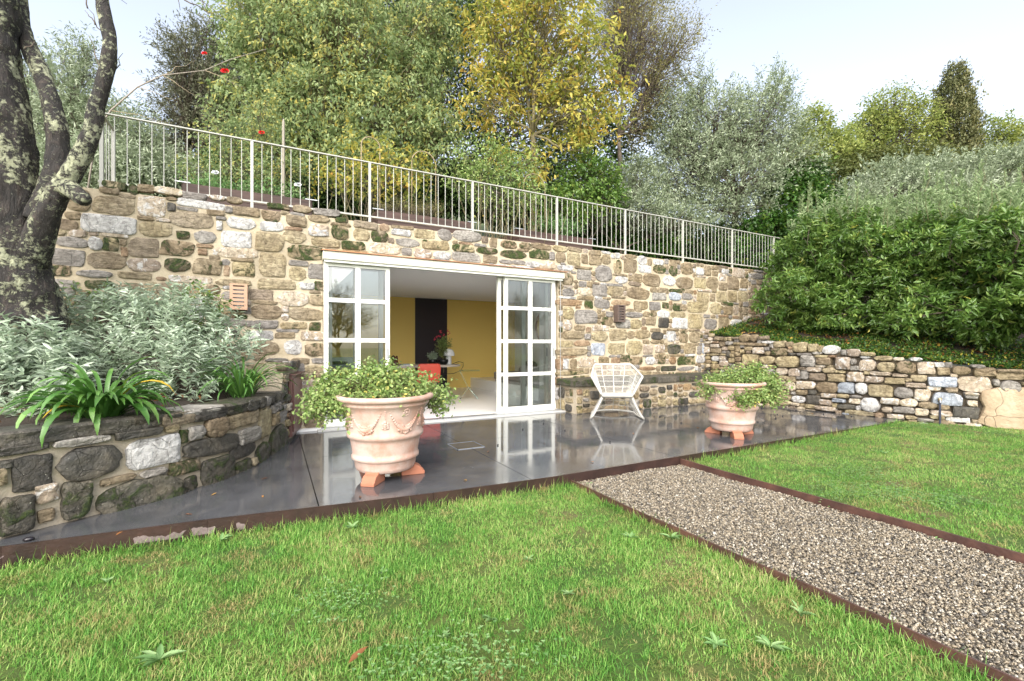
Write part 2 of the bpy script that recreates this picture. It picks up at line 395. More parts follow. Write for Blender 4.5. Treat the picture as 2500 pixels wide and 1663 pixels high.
# ------------------------------------------------------------------ stone masonry
class Rail:
    """a vertical wall face along a polyline in plan; s runs along it, n points out"""
    def __init__(s, pts, side=1):
        s.p = [Vector((x, y, 0)) for x, y in pts]; s.cum = [0.]; s.side = side
        for a, b in zip(s.p, s.p[1:]): s.cum.append(s.cum[-1]+(b-a).length)
        s.L = s.cum[-1]
    def frame(s, q):
        i = 0
        while i < len(s.p)-2 and q > s.cum[i+1]: i += 1
        d = (s.p[i+1]-s.p[i]).normalized(); n = Vector((d.y, -d.x, 0))*s.side
        return s.p[i]+d*(q-s.cum[i]), d, n
    def hit(s, u):
        d = ray(u, HY); best = None
        for i, (a, b) in enumerate(zip(s.p, s.p[1:])):
            e = b-a; den = d.x*e.y-d.y*e.x
            if abs(den) < 1e-9: continue
            tt = (a.x*e.y-a.y*e.x)/den; k = (a.x*d.y-a.y*d.x)/den
            if tt > 0 and (-.0001 <= k <= 1.0001) and (best is None or tt < best[0]): best = (tt, s.cum[i]+k*e.length)
        return best
def traced(rail, txt, ox, oy, sc):
    out = []
    for row in txt.split(';'):
        row = row.split()
        if len(row) < 5: continue
        x0, y0, x1, y1 = [float(q) for q in row[:4]]
        a = rail.hit(ox+x0*sc); b = rail.hit(ox+x1*sc); m = rail.hit(ox+(x0+x1)/2*sc)
        if not (a and b and m): continue
        z1 = EYE+(HY-(oy+y0*sc))/FPX*m[0]; z0 = EYE+(HY-(oy+y1*sc))/FPX*m[0]
        out.append((min(a[1], b[1]), z0, max(a[1], b[1]), z1, row[4]))
    return out
def pack(L, zmin, zmax, cell, fixed, blocked, wr, hr, rs):
    """fill the free face with roughly coursed rectangles round the given ones"""
    nx = int(L/cell); nz = int((zmax-zmin)/cell); G = np.zeros((nz, nx), bool)
    for j in range(nz):
        for i in range(nx):
            if blocked((i+.5)*cell, zmin+(j+.5)*cell): G[j, i] = True
    for (a, z0, b, z1, ty) in fixed:
        i0, i1 = max(0, int(round(a/cell))), max(0, int(round(b/cell))); j0, j1 = max(0, int(round((z0-zmin)/cell))), max(0, int(round((z1-zmin)/cell)))
        G[j0:j1, i0:i1] = True
    out = []
    for j in range(nz):
        for i in range(nx):
            if G[j, i]: continue
            w = rs.randint(*wr); h = rs.randint(*hr)
            if rs.random() < .2: w = max(2, w//2)
            k = 0
            while k < w and i+k < nx and not G[j, i+k]: k += 1
            w = k; hh = 1
            while hh < h and j+hh < nz and not G[j+hh, i:i+w].any(): hh += 1
            hh = min(hh, max(2, int(w*1.3)))
            if w*hh < 5 or min(w, hh) < 2:
                G[j, i] = True; continue
            G[j:j+hh, i:i+w] = True
            out.append((i*cell, zmin+j*cell, (i+w)*cell, zmin+(j+hh)*cell, None))
    return out
def stone_geo(rail, s0, z0, s1, z1, gap, prot, rs, big=False, sq=None):
    w, h = s1-s0-gap, z1-z0-gap; sc, zc = (s0+s1)/2, (z0+z1)/2
    P, d, n = rail.frame(sc); C = Vector((P.x, P.y, zc))
    K = 22 if big else 14
    e = sq or rs.choice([3.2, 4.2, 6., 8.]); ph = rs.uniform(0, 6.28); tilt = rs.uniform(-.11, .11)
    cut = [(rs.uniform(0, 6.28), rs.uniform(.08, .3)) for _ in range(2)]
    if sq == 99 or rs.random() < .38:
        ex = 4 if sq == 99 else rs.choice([2.4, 2.8, 3.4])
        ring = []
        for k in range(K):
            q = 2*math.pi*(k+rs.uniform(-.2, .2))/K; r = 1/((abs(math.cos(q))**ex+abs(math.sin(q))**ex)**(1/ex))*(1.03+rs.uniform(-.09, .06)); ring.append((r*math.cos(q)*w/2, r*math.sin(q)*h/2))
    else:   # broken block: jittered corners, each one chamfered by its own amount
        ring = []; m = 3 if big else 1; pts = []
        for (cx, cy) in ((1, -1), (1, 1), (-1, 1), (-1, -1)):
            X, Y = cx*w/2*(1+rs.uniform(-.07, .03)), cy*h/2*(1+rs.uniform(-.1, .04))
            fa, fb = (rs.uniform(.04, .2), rs.uniform(.06, .32)) if rs.random() < .75 else (rs.uniform(.15, .4), rs.uniform(.3, .6))
            fa = min(fa, .9*h/w) if w > h else fa
            pa, pb = (X, Y-cy*h*fb*.7), (X-cx*w*fa*.7, Y)
            pm = ((pa[0]+pb[0])/2*.72+X*.28, (pa[1]+pb[1])/2*.72+Y*.28)
            pts += [pa, pm, pb] if cx*cy > 0 else [pb, pm, pa]
        for i in range(12):
            A, B = pts[i], pts[(i+1) % 12]; ring.append(A)
            if i % 3 == 2:
                for q in range(1, m+1):
                    k_ = q/(m+1); ring.append((A[0]+(B[0]-A[0])*k_+rs.uniform(-.03, .03)*h, A[1]+(B[1]-A[1])*k_+rs.uniform(-.04, .04)*h))
        K = len(ring)
    ring = [(x+y*tilt, y-x*tilt*.4) for x, y in ring]
    V, Fc = [], []
    layers = [(-.06, 1.), (prot*.8, .99), (prot*1., .955)]+([(prot*1.15, .68), (prot*1.1, .35)] if big else [(prot*1.08, .55)])
    for li, (dp, k) in enumerate(layers):
        for (x, y) in ring:
            j = (rs.uniform(-.1, .1) if big and li > 2 else rs.uniform(-.3, .25))*prot if li >= 2 else 0
            # keep the edge distance roughly even
            kx = 1-(1-k)*min(1., h/max(w, 1e-3)) if w > h else k; ky = k if w > h else 1-(1-k)*min(1., w/max(h, 1e-3))
            xx, yy = x*kx, y*ky
            if rail.L > 0 and len(rail.p) > 2:
                Q, d2, n2 = rail.frame(sc+xx); V.append(Vector((Q.x, Q.y, zc+yy))+n2*(dp+j)-C)
            else: V.append(d*xx+Vector((0, 0, yy))+n*(dp+j))
    V.append(n*(prot*rs.uniform(.95, 1.2)))
    nl = len(layers)
    for i in range(nl-1):
        for k in range(K): k2 = (k+1) % K; Fc.append((i*K+k, i*K+k2, (i+1)*K+k2, (i+1)*K+k))
    for k in range(K): Fc.append(((nl-1)*K+k, (nl-1)*K+(k+1) % K, nl*K))
    if rail.side < 0: Fc = [tuple(reversed(f)) for f in Fc]
    return C, V, Fc
def masonry(wall, rail, stones, types, gap, prot, rs, limit=300, big_px=55, nm='stone', rubble='small_rubble'):
    """biggest stones in view become parts of their own, what is over the limit one 'stuff' part"""
    items = []
    for st in stones:
        s0, z0, s1, z1, ty = st
        P, d, n = rail.frame((s0+s1)/2); dep = P.dot(FW); u = 1250+FPX*P.dot(RT)/max(dep, .2)
        vis = dep > .5 and -60 < u < 2560
        area = (s1-s0)*(z1-z0)*(FPX/max(dep, .5))**2*(1 if vis else .001)
        items.append((area, st))
    items.sort(key=lambda q: -q[0]); rest = {}
    for i, (area, (s0, z0, s1, z1, ty)) in enumerate(items):
        own = ty is not None
        if ty is None: ty = rs.choices(list(types), weights=list(types.values()))[0]
        g = gap*rs.uniform(.6, 1.4) if (s1-s0) > .12 else gap*.6
        if own: g = -.25*gap
        C, V, Fc = stone_geo(rail, s0, z0, s1, z1, min(g, .35*(z1-z0)), prot*rs.uniform(.6, 1.5), rs, big=area > big_px**2)
        if i < limit:
            mesh(nm, V, Fc, M['stone_'+ty], wall, smooth=True, loc=C-Vector(wall.location))
        else:
            R = rest.setdefault('a', ([], [], [])); k = len(R[0])
            R[0].extend([v+C-Vector(wall.location) for v in V]); R[1].extend([tuple(k+q for q in f) for f in Fc]); R[2].extend([ty]*len(Fc))
    if rest:
        V, Fc, T = rest['a']; o = mesh(rubble, V, Fc, None, wall, smooth=True); o['kind'] = 'stuff'
        names = sorted(set(T))
        for q in names: o.data.materials.append(M['stone_'+q])
        o.data.polygons.foreach_set('material_index', [names.index(q) for q in T])

WY = 7.05; WTOP = 3.1; OPX = (.63, 4.70); OPZ = 2.5
wall = empty('stone_wall', (3, WY+.25, 0), 'tall rubble stone wall with pale mortar holding the glazed opening', 'wall')
mrail = Rail([(-6, WY), (12.6, WY)])
mb = MB()
mb.box(-6, WY, -.3, OPX[0], WY+.5, WTOP-.03); mb.box(OPX[1], WY, -.3, 12.6, WY+.5, WTOP-.03); mb.box(OPX[0], WY, OPZ, OPX[1], WY+.5, WTOP-.03)
mb.build('mortar_bed', M['mortar'], wall, loc=-wall.location)
TL = """690 10 850 60 m;875 25 930 95 m;930 30 1045 80 b;1045 50 1245 95 p;1235 85 1400 130 g;1420 105 1525 135 p;1535 115 1640 155 b;1810 160 1960 195 m;1980 170 2110 220 b;2125 195 2300 240 g;670 50 805 95 b;
630 115 915 235 b;935 110 1120 250 p;1135 155 1190 210 d;1200 140 1520 190 w;1400 205 1520 240 b;1575 185 1760 245 b;1770 205 1900 280 M;1935 240 2075 315 b;2090 240 2230 285 b;2270 255 2357 290 m;
440 215 545 265 b;380 265 530 335 b;550 240 930 360 w;940 285 1165 385 b;1155 215 1445 325 B;1465 275 1505 340 w;1540 255 1725 330 w;1760 285 1920 345 w;2095 305 2225 380 p;2245 310 2357 400 m;
370 385 600 455 g;600 385 695 475 w;695 390 805 480 m;815 400 860 445 b;820 455 865 520 o;870 390 1080 525 B;1085 410 1320 515 M;1195 345 1285 400 m;1315 345 1460 430 g;1500 345 1705 455 w;1725 355 1925 480 b;1915 340 2070 430 b;2110 395 2300 450 b;
1340 465 1405 510 o;1445 455 1740 525 p;1945 445 2200 540 m;330 465 575 580 g;595 490 850 600 b;860 530 1090 620 p;1110 530 1290 620 m;1310 530 1500 640 M;1515 580 1555 650 o;1570 555 1725 655 M;1755 490 1940 660 b;1955 545 2090 580 g;1960 590 2070 680 b;2085 565 2200 675 g;
330 600 485 650 M;525 610 755 660 g;795 625 1030 670 b;1060 655 1125 680 o;1145 650 1440 695 p;1465 670 1700 720 b;1745 670 2005 740 b;2030 695 2130 740 w;2130 685 2200 745 m;335 675 520 735 g;570 680 780 740 m;805 695 980 780 b;1060 700 1280 780 b;
1680 740 1850 815 B;1885 755 2080 850 p;2095 780 2200 850 M;1490 820 1640 910 b;1705 845 1910 940 b;1950 865 2200 950 b;1500 935 1670 990 g;1715 950 1885 1005 g;1900 960 2080 1010 M;1560 1010 1620 1065 d;1670 1020 1855 1085 w;1860 1030 1995 1070 b;2035 1025 2200 1085 p;
1710 1090 1890 1180 b;1925 1080 2045 1180 w;2065 1105 2200 1190 M;1800 1205 1950 1230 g;1970 1205 2095 1245 b;2110 1205 2200 1240 g;2060 1255 2200 1305 b;2040 1310 2110 1350 b;1810 1240 1930 1300 b"""
TM = """150 0 295 50 w;470 0 590 80 b;595 10 715 90 m;740 0 880 45 w;180 70 370 125 b;390 85 560 145 m;590 100 810 175 p;815 130 885 185 g;900 140 1025 205 p;1040 160 1165 210 w;770 65 935 125 g;960 80 1150 145 M;1170 110 1325 160 m;1345 130 1490 175 m;1170 165 1375 230 g;1390 185 1490 240 b;1515 80 1630 135 M;1650 95 1735 140 m;1515 150 1695 205 m;1715 145 1860 210 m;1505 215 1600 245 g;1690 230 1795 270 w;1800 230 1915 280 p;1070 0 1170 80 g;1175 10 1380 90 g;905 0 1050 65 b"""
TR = """30 150 155 190 w;20 50 95 130 b;110 50 210 150 b;65 215 155 300 M;180 185 295 265 g;320 150 450 275 g;275 80 370 150 b;465 110 525 215 M;540 100 640 210 b;655 150 750 210 w;475 235 570 290 w;605 215 680 280 b;685 215 820 310 b;765 150 860 210 m;890 160 950 230 m;975 130 1070 220 M;840 235 935 305 w;940 240 1070 330 b;1095 170 1155 225 w;1080 245 1170 330 b;1175 240 1265 330 b;1335 235 1420 340 b;1430 250 1490 330 b;1290 180 1345 215 w;190 320 300 380 p;300 300 415 390 g;410 315 535 385 b;560 320 735 410 b;70 330 160 390 g;755 360 865 420 g;885 360 980 420 k;990 365 1070 415 g;1250 350 1330 430 b;1335 345 1405 430 b;1415 345 1490 430 b;20 410 220 460 o;240 420 305 480 m;315 410 430 480 g;445 415 590 460 o;615 425 725 490 b;735 430 820 495 g;835 435 885 480 m;915 440 985 500 m;1025 430 1185 510 b;1200 435 1285 520 b;1305 465 1375 530 b;75 470 155 560 b;165 490 340 600 g;370 545 455 610 M;590 565 675 635 b;555 510 680 550 g;710 545 785 610 b;805 555 885 630 d;910 555 1030 635 w;1035 520 1145 640 b;1160 560 1250 640 g;1265 545 1345 645 b;1360 565 1450 640 w;160 610 245 650 M;75 655 235 715 b;295 655 415 730 b;430 640 565 725 b;620 645 740 710 b;750 660 845 720 d;870 650 940 735 w;965 670 1030 740 M;1040 660 1125 740 b;1145 670 1225 740 b;1235 665 1335 725 b;1350 670 1425 735 g;160 725 280 770 o;290 745 395 840 k;420 745 545 835 b;560 725 680 835 b;690 760 760 830 p;780 760 850 820 p;875 755 975 830 c;1000 745 1090 830 b;1140 745 1215 830 k;1265 775 1345 850 b;1360 775 1435 850 b;20 785 260 840 b;25 865 75 950 o;75 865 115 945 w;130 865 180 940 b;190 855 325 930 p;350 850 425 910 M;445 855 515 905 o;590 850 685 910 M;705 850 780 910 w;800 840 855 905 m;890 850 940 905 o;950 845 1085 915 m;1095 840 1185 895 w;1195 850 1270 900 m;1285 860 1390 905 c;660 925 785 955 o;825 920 940 960 c;950 925 1080 955 g;760 965 825 1005 b;20 960 240 990 M;15 1005 75 1065 o;115 1010 150 1070 o;15 1090 70 1180 w;65 1090 140 1160 b;190 1195 240 1240 w;85 1180 175 1260 c"""
fx = traced(mrail, TL, 0, 440, .3606)+traced(mrail, TM, 700, 560, .3444)+traced(mrail, TR, 1350, 600, .3189)
def mblock(s, z):
    x = s-6
    if OPX[0]-.01 < x < OPX[1]+.01 and z < OPZ+.08: return True
    if x < -4.5 or x > 11.8: return True
    if 4.9 < x < 8.6 and z < .5: return True
    return z > WTOP+.01
fill = pack(18.6, -.02, 3.13, .035, fx, mblock, (6, 14), (4, 8), random.Random(5))
masonry(wall, mrail, fx+fill, dict(b=38, B=6, o=9, p=13, w=8, g=15, M=8, m=3), .02, .014, random.Random(3))

# low dry stone retaining wall on the right
rw = empty('dry_stone_retaining_wall', (9.1, 4.5, 0), 'low dry stone retaining wall with dark joints below the laurel hedge', 'wall')
rpts = [(8.72, 7.1), (9.05, 3.5), (9.78, 2.3), (11.6, -4.7)]
rrail = Rail(rpts, side=1)
mb = MB(); N = 40
for i in range(N+1):
    s = rrail.L*i/N; P, d, n = rrail.frame(s); A = P-n*.03; B = P-n*.5
    tz = ret_top(P.y)-.05; mb.v += [(A.x, A.y, -.5), (A.x, A.y, tz), (B.x, B.y, tz), (B.x, B.y, -.5)]
for i in range(N):
    n = i*4; mb.f += [(n, n+4, n+5, n+1), (n+1, n+5, n+6, n+2), (n+2, n+6, n+7, n+3)]
mb.build('earth_core', M['earth_joint'], rw, loc=-rw.location)
TW = """20 680 100 735 b;100 680 160 735 b;165 690 235 720 B;25 745 230 765 b;280 730 370 780 b;375 735 425 775 b;430 740 540 815 b;545 750 615 815 b;620 765 655 810 b;660 765 780 830 w;800 795 840 840 g;845 790 935 850 p;950 815 1050 845 b;125 775 210 830 p;215 775 250 805 g;270 785 390 840 M;40 830 165 920 b;175 845 295 905 b;300 845 475 930 b;490 840 605 925 g;610 855 725 915 b;760 850 870 950 p;875 865 910 910 g;870 920 935 955 g;935 870 1060 960 p;1080 890 1210 965 b;1220 885 1365 980 M;1375 890 1510 985 p;1530 930 1625 990 b;1640 925 1785 985 b;1805 935 1970 1000 b;1975 970 2195 1025 b;1200 855 1275 880 p;1320 855 1410 880 w;300 935 390 990 p;395 940 485 1000 p;490 950 545 1025 g;535 930 650 965 p;555 975 680 1030 B;660 935 765 975 b;700 980 830 1040 b;845 965 975 1040 p;985 1000 1120 1050 p;1020 965 1175 995 p;1190 980 1300 1005 p;1130 1010 1285 1060 b;1325 990 1450 1040 b;1460 1005 1680 1085 k;1685 1000 1945 1120 p;1950 1020 2000 1075 g;2005 1035 2165 1120 g;375 1040 450 1110 p;455 1035 605 1100 p;610 1045 770 1125 b;770 1045 900 1130 k;910 1050 1000 1135 w;1005 1065 1190 1155 b;1205 1085 1345 1165 g;1285 1050 1435 1085 p;1350 1095 1475 1190 p;1445 1075 1555 1110 p;1490 1125 1725 1220 k;455 1105 545 1140 b;645 1130 765 1165 p;770 1135 860 1165 b;420 1150 525 1200 w;535 1145 640 1215 d;635 1180 730 1220 p;735 1170 830 1200 k;770 1215 915 1250 d;860 1170 950 1210 p;955 1165 1090 1270 w;1105 1165 1245 1215 p;1250 1170 1375 1230 p;1380 1195 1530 1245 b;1115 1235 1195 1275 p;1200 1235 1355 1280 g;1360 1245 1465 1300 p;1475 1260 1635 1305 p;1640 1230 1850 1320 d;1590 1310 1780 1350 w;1150 1290 1275 1325 p;600 1230 760 1260 p;830 1260 1050 1295 b;1500 1330 1660 1385 b;1735 1355 1875 1405 p;1735 1140 1840 1170 g;1755 1185 1835 1230 p;300 1130 420 1180 b;200 1170 420 1215 b"""
fxr = traced(rrail, TW, 1800, 600, .3189)
ba = rrail.hit(2390)[1]; BOUL = (ba, -.12, ba+1.35, .62)
def rblock(s, z):
    P, d, n = rrail.frame(s)
    if z > ret_top(P.y)+.0 or s > 8.6: return True
    return BOUL[0] < s < BOUL[2] and z < BOUL[3]
fillr = pack(rrail.L, -.1, 1.56, .03, fxr, rblock, (4, 11), (2, 5), random.Random(9))
masonry(rw, rrail, fxr+fillr, dict(b=48, B=10, o=8, p=16, w=4, g=12, k=1, d=4), .008, .045, random.Random(4), limit=290)
rs = random.Random(2); C, V, Fc = stone_geo(rrail, BOUL[0], BOUL[1], BOUL[2], BOUL[3], .03, .05, rs, big=True, sq=99)
mesh('boulder', V, Fc, M['boulder'], rw, smooth=True, loc=C-Vector(rw.location))

# curved planter wall on the left with the taller pier against the wall
PL = [(-4.2, 3.05), (-2.6, 3.5), (-1.51, 3.97), (-1.16, 4.19), (-.71, 4.48), (-.42, 4.8), (-.18, 5.22), (-.02, 5.7), (.06, 6.02), (.16, 6.35), (.30, 7.05)]
prail = Rail(PL, side=1)
pw = empty('curved_planter_wall', (-.5, 5, 0), 'low curved stone planter wall with dark damp stones beside the patio', 'planter wall')
def ptop(s):
    P, d, n = prail.frame(s); return .66 if P.y < 6.12 else (.66+(1.0-.66)*min(1, (P.y-6.12)/.05))
mb = MB(); N = 60
for i in range(N+1):
    s = prail.L*i/N; P, d, n = prail.frame(s); B = P-n*.3; tz = ptop(s)-.045
    mb.v += [(P.x, P.y, -.25), (P.x, P.y, tz), (B.x, B.y, tz), (B.x, B.y, -.25)]
for i in range(N):
    n = i*4; mb.f += [(n, n+4, n+5, n+1), (n+1, n+5, n+6, n+2), (n+2, n+6, n+7, n+3)]
mb.f += [(0, 1, 2, 3), (N*4+3, N*4+2, N*4+1, N*4)]
mb.build('mortar_bed', M['mortar_damp'], pw, loc=-pw.location)
TP = """80 625 375 870 d;410 560 850 785 d;900 490 1280 710 w;-150 725 45 850 b;1285 440 1335 535 m;1345 415 1445 505 g;1460 355 1615 490 b;1625 320 1840 415 b;1855 290 1940 495 b;1940 250 2000 310 g;1945 320 1980 400 b;1985 315 2045 380 g;1315 500 1700 620 d;1705 430 1850 535 g;1650 540 1820 640 d;1830 540 1920 700 c;1210 660 1425 755 m;1440 640 1670 850 c;1680 660 1790 780 c;1930 420 2050 620 c;
0 910 240 1180 c;250 830 410 955 p;430 810 650 1065 c;700 800 1290 1050 c;1310 780 1400 890 c;1870 690 1970 740 c;1985 600 2060 670 d;-300 900 -20 1200 c;-300 640 -170 850 d"""
fxp = traced(prail, TP, 0, 900, .3394)
CABS = (prail.hit(702)[1], prail.hit(725)[1])
def pblock(s, z):
    if z > ptop(s)-.1: return True
    return CABS[0]-.02 < s < CABS[1]+.02 and z < .9
fillp = pack(prail.L, -.02, 1.0, .04, fxp, pblock, (3, 8), (2, 5), random.Random(21))
caps = []; s = .05; rs = random.Random(31)
while s < prail.L-.1:
    w = rs.uniform(.22, .5) if prail.frame(s)[0].y < 5 else rs.uniform(.12, .26)
    e = min(s+w, prail.L); z = ptop((s+e)/2); caps.append((s, z-.1, e, z, rs.choice('ddcBg'))); s = e
masonry(pw, prail, fxp+fillp+caps, dict(b=25, B=18, g=12, d=25, c=14, p=4, o=4), .03, .035, random.Random(8), big_px=50)
# flat coping stones lying on the planter wall
rs = random.Random(12); s = .0
while s < prail.L-.9:
    w = rs.uniform(.3, .55) if prail.frame(s)[0].y < 5 else rs.uniform(.18, .3)
    e = min(s+w, prail.L-.85); K = 6; V = []; zt = .66
    for lay, (zz, ins) in enumerate(((-.07, .0), (-.012, -.02), (.004+rs.uniform(-.006, .008), .015))):
        for k in range(K+1):
            P, d, n = prail.frame(s+.012+(e-s-.024)*k/K); V.append(P+n*(.02-ins+rs.uniform(-.008, .008))+Vector((0, 0, zt+zz)))
        for k in range(K, -1, -1):
            P, d, n = prail.frame(s+.012+(e-s-.024)*k/K); V.append(P-n*(.31-ins+rs.uniform(-.02, .02))+Vector((0, 0, zt+zz)))
    R = 2*(K+1); Fc = []
    for q in range(2):
        for k in range(R): Fc.append((q*R+k, q*R+(k+1) % R, (q+1)*R+(k+1) % R, (q+1)*R+k))
    for k in range(K): Fc.append((2*R+k, 2*R+k+1, 2*R+R-2-k, 2*R+R-1-k))
    mesh('coping_stone', V, Fc, M['stone_'+rs.choice('ddcBg')], pw, smooth=False, loc=-pw.location); s = e
# soil behind the planter wall
pin = [prail.frame(prail.L*i/40)[0]-prail.frame(prail.L*i/40)[2]*.25 for i in range(41)]
V = []; Fc = []; NJ = 14
for i, P in enumerate(pin):
    Q = Vector((P.x-.25*(40-i)/40, WY+.02, 0)) if i < 41 else P
    for j in range(NJ+1):
        k = j/NJ; X = P.lerp(Q, k); V.append((X.x, X.y, .58+.22*min(1, k*1.6)+.035*fbm(X.x*4, X.y*4, .9)))
for i in range(40):
    for j in range(NJ): a = i*(NJ+1)+j; Fc.append((a, a+NJ+1, a+NJ+2, a+1))
tag(mesh('planter_soil', V, Fc, M['soil'], smooth=True), kind='structure')

# stone bench under the wall lamp
bn = empty('stone_bench', (6.6, 6.75, 0), 'built-in rubble stone bench with mossy dark slab top along the wall', 'bench')
brail = Rail([(4.72, 6.5), (8.74, 6.42)]); erail = Rail([(4.72, WY), (4.72, 6.5)])
MB().prism([(4.72,6.5,-.2), (8.74,6.42,-.2), (8.74,WY,-.2), (4.72,WY,-.2)], (0, 0, .68)).build('mortar_bed', M['mortar_damp'], bn, loc=-bn.location)
fb = pack(4.0, 0, .47, .032, [], lambda s, z: z > .47, (4, 11), (3, 6), random.Random(77))
masonry(bn, brail, fb, dict(b=40, o=14, B=14, d=10, g=12, M=6, c=5), .03, .028, random.Random(78))
fb = pack(.5, 0, .47, .032, [], lambda s, z: z > .47, (5, 12), (4, 8), random.Random(79))
masonry(bn, erail, fb, dict(b=40, d=20, M=20), .03, .02, random.Random(80))
rs = random.Random(4); x = 4.66; q = 0
while x < 8.7:
    w = rs.uniform(.5, .85); x1 = min(8.73, x+w); yf = 6.44-.02*(x-4.7)+rs.uniform(-.012, .012)
    MB().box(x+.003, yf, .48, x1-.003, WY+.01, .6+rs.uniform(-.008, .008)).build('slab', M['stone_'+'cdcdc'[q % 5]], bn, loc=-bn.location, bevel=.018); x = x1; q += 1
# ------------------------------------------------------------------ the room behind the opening
M['white_paint'] = simple('cream white lacquer', (.78,.79,.73), .35)
M['fascia'] = simple('cream fascia paint', (.64,.63,.53), .4, var=.06)
M['plaster'] = simple('white plaster', (.88,.87,.85), .8)
M['resin'] = simple('white resin floor', (.86,.86,.85), .22)
M['yellow'] = simple('warm yellow wall paint', (.93,.68,.2), .7)
M['purple'] = simple('dark aubergine paint', (.02,.011,.017), .5)
M['copper'] = simple('copper drip strip', (.42,.2,.1), .4, .6)
t = NT('clear door glass'); t.b.inputs['Transmission Weight'].default_value = 1.; t.b.inputs['IOR'].default_value = 1.5; t.rough(0.); t.col((.9,.97,.95))
tr = t.n('BsdfTransparent'); tr.inputs[0].default_value = (.86,.93,.91,1); gl = t.n('BsdfGlossy'); gl.inputs['Roughness'].default_value = .0
fz = t.n('Fresnel'); fz.inputs[0].default_value = 2.5; mx = t.n('MixShader'); t.l(fz.outputs[0], mx.inputs[0]); t.l(tr.outputs[0], mx.inputs[1]); t.l(gl.outputs[0], mx.inputs[2]); t.l(mx.outputs[0], t.out.inputs[0]); M['glass'] = t.m
t = NT('green edged furniture glass'); tr = t.n('BsdfTransparent'); tr.inputs[0].default_value = (.62,.78,.72,1); gl = t.n('BsdfGlossy'); gl.inputs['Roughness'].default_value = .02
fz = t.n('Fresnel'); fz.inputs[0].default_value = 1.6; mx = t.n('MixShader'); t.l(fz.outputs[0], mx.inputs[0]); t.l(tr.outputs[0], mx.inputs[1]); t.l(gl.outputs[0], mx.inputs[2]); t.l(mx.outputs[0], t.out.inputs[0]); M['glass_g'] = t.m
RX0, RX1, RY1, RZ0, RZ1 = -.9, 6.42, 11.95, .03, 2.5
def struct(o): return tag(o, kind='structure')
struct(MB().box(RX0, WY-.12, -.2, RX1, RY1, RZ0).build('room_floor', M['resin']))
struct(MB().box(RX0, WY+.05, RZ1, RX1, RY1, RZ1+.1).build('room_ceiling', M['plaster']))
struct(MB().box(RX0, RY1, -.2, RX1+.1, RY1+.1, RZ1+.1).build('room_back_wall', M['yellow']))
st = struct(MB().box(3.37, RY1-.004, RZ0, 4.28, RY1, RZ1).build('room_wall_stripe', M['purple']))
struct(MB().box(RX1, WY+.55, -.2, RX1+.1, RY1, RZ1+.1).build('room_right_wall', M['plaster']))
struct(MB().box(RX0-.1, WY+.55, -.2, RX0, RY1+.1, RZ1+.1).build('room_left_wall', M['plaster']))
struct(MB().box(OPX[1]-.06, WY+.06, RZ0, OPX[1]+.3, WY+.56, RZ1).build('room_reveal_right', M['plaster']))
struct(MB().box(OPX[0]-.3, WY+.06, RZ0, OPX[0]+.01, WY+.56, RZ1).build('room_reveal_left', M['plaster']))
struct(MB().box(RX0, WY+.5, RZ0, OPX[0]-.3, WY+.56, RZ1).build('room_front_wall_left', M['plaster']))
struct(MB().box(OPX[1]+.3, WY+.5, RZ0, RX1, WY+.56, RZ1).build('room_front_wall_right', M['plaster']))
sl_ = empty('door_sill', (2.7, 6.93, 0), 'pale stone threshold along the foot of the sliding doors', 'sill')
M['sill'] = simple('pale wet concrete', (.5,.5,.48), .25, var=.15)
MB().box(.55, 6.82, -.02, 4.95, WY-.121, .022).build('step', M['sill'], sl_, loc=(-2.7, -6.93, 0))
MB().box(.6, 6.90, .022, 4.8, WY-.02, .034).build('track', M['galv'], sl_, loc=(-2.7, -6.93, 0))

def door(x0, x1, y, label, cols, hide=()):
    d = empty('sliding_door', ((x0+x1)/2, y, RZ0), label, 'door', 'glazed sliding doors')
    cx = (x0+x1)/2; Z1 = 2.42; fw = .062; zs = [.0, 2.39]
    rows = [.075, .655, 1.245, 1.835, 2.345]
    W = x1-x0; st_ = .062
    for xa in (-W/2, W/2-st_): stile = MB().box(xa, -.03, 0, xa+st_, .03, 2.39).build('stile', M['white_paint'], d, bevel=.003)
    mxs = []
    if cols == 2: mxs = [(-.038, .038)]
    for (a, b) in mxs: MB().box(a, -.028, .0, b, .028, 2.39).build('mullion', M['white_paint'], d, bevel=.003)
    xs_ = [-W/2+st_]+([-.038, .038] if cols == 2 else [])+[W/2-st_]
    spans = [(xs_[i], xs_[i+1]) for i in range(0, len(xs_), 2)]
    rz = [0., .10, .64, .70, 1.225, 1.285, 1.81, 1.87, 2.33, 2.39]
    for i in range(0, 10, 2):
        for (a, b) in spans: MB().box(a, -.026, rz[i], b, .026, rz[i+1]).build('glazing_bar', M['white_paint'], d)
    for i in range(1, 9, 2):
        for (a, b) in spans: MB().poly([(a, .002, rz[i]), (b, .002, rz[i]), (b, .002, rz[i+1]), (a, .002, rz[i+1])]).build('pane', M['glass'], d)
    sub(MB().box(W/2-.045, -.045, .98, W/2-.02, -.031, 1.14).build('handle', M['galv'], d), stile)
    return d
door(.64, 1.58, WY-.03, 'left front glazed sliding door with white grid behind the terracotta pot', 2)
door(.70, 1.50, WY+.06, 'left inner glazed sliding door stacked behind the front one', 2)
door(3.56, 4.60, WY-.03, 'right front glazed sliding door with white grid beside the stone bench', 2)
door(3.47, 4.51, WY+.06, 'right inner glazed sliding door stacked behind the front one', 2)
aw = empty('blind_box', (2.68, 6.97, 2.42), 'long cream blind box with copper drip strip above the sliding doors', 'blind box')
cas = MB().box(.62, 6.88, 2.44, 4.74, WY+.02, 2.555).build('casing', M['fascia'], aw, loc=(-2.68, -6.97, -2.42), bevel=.006)
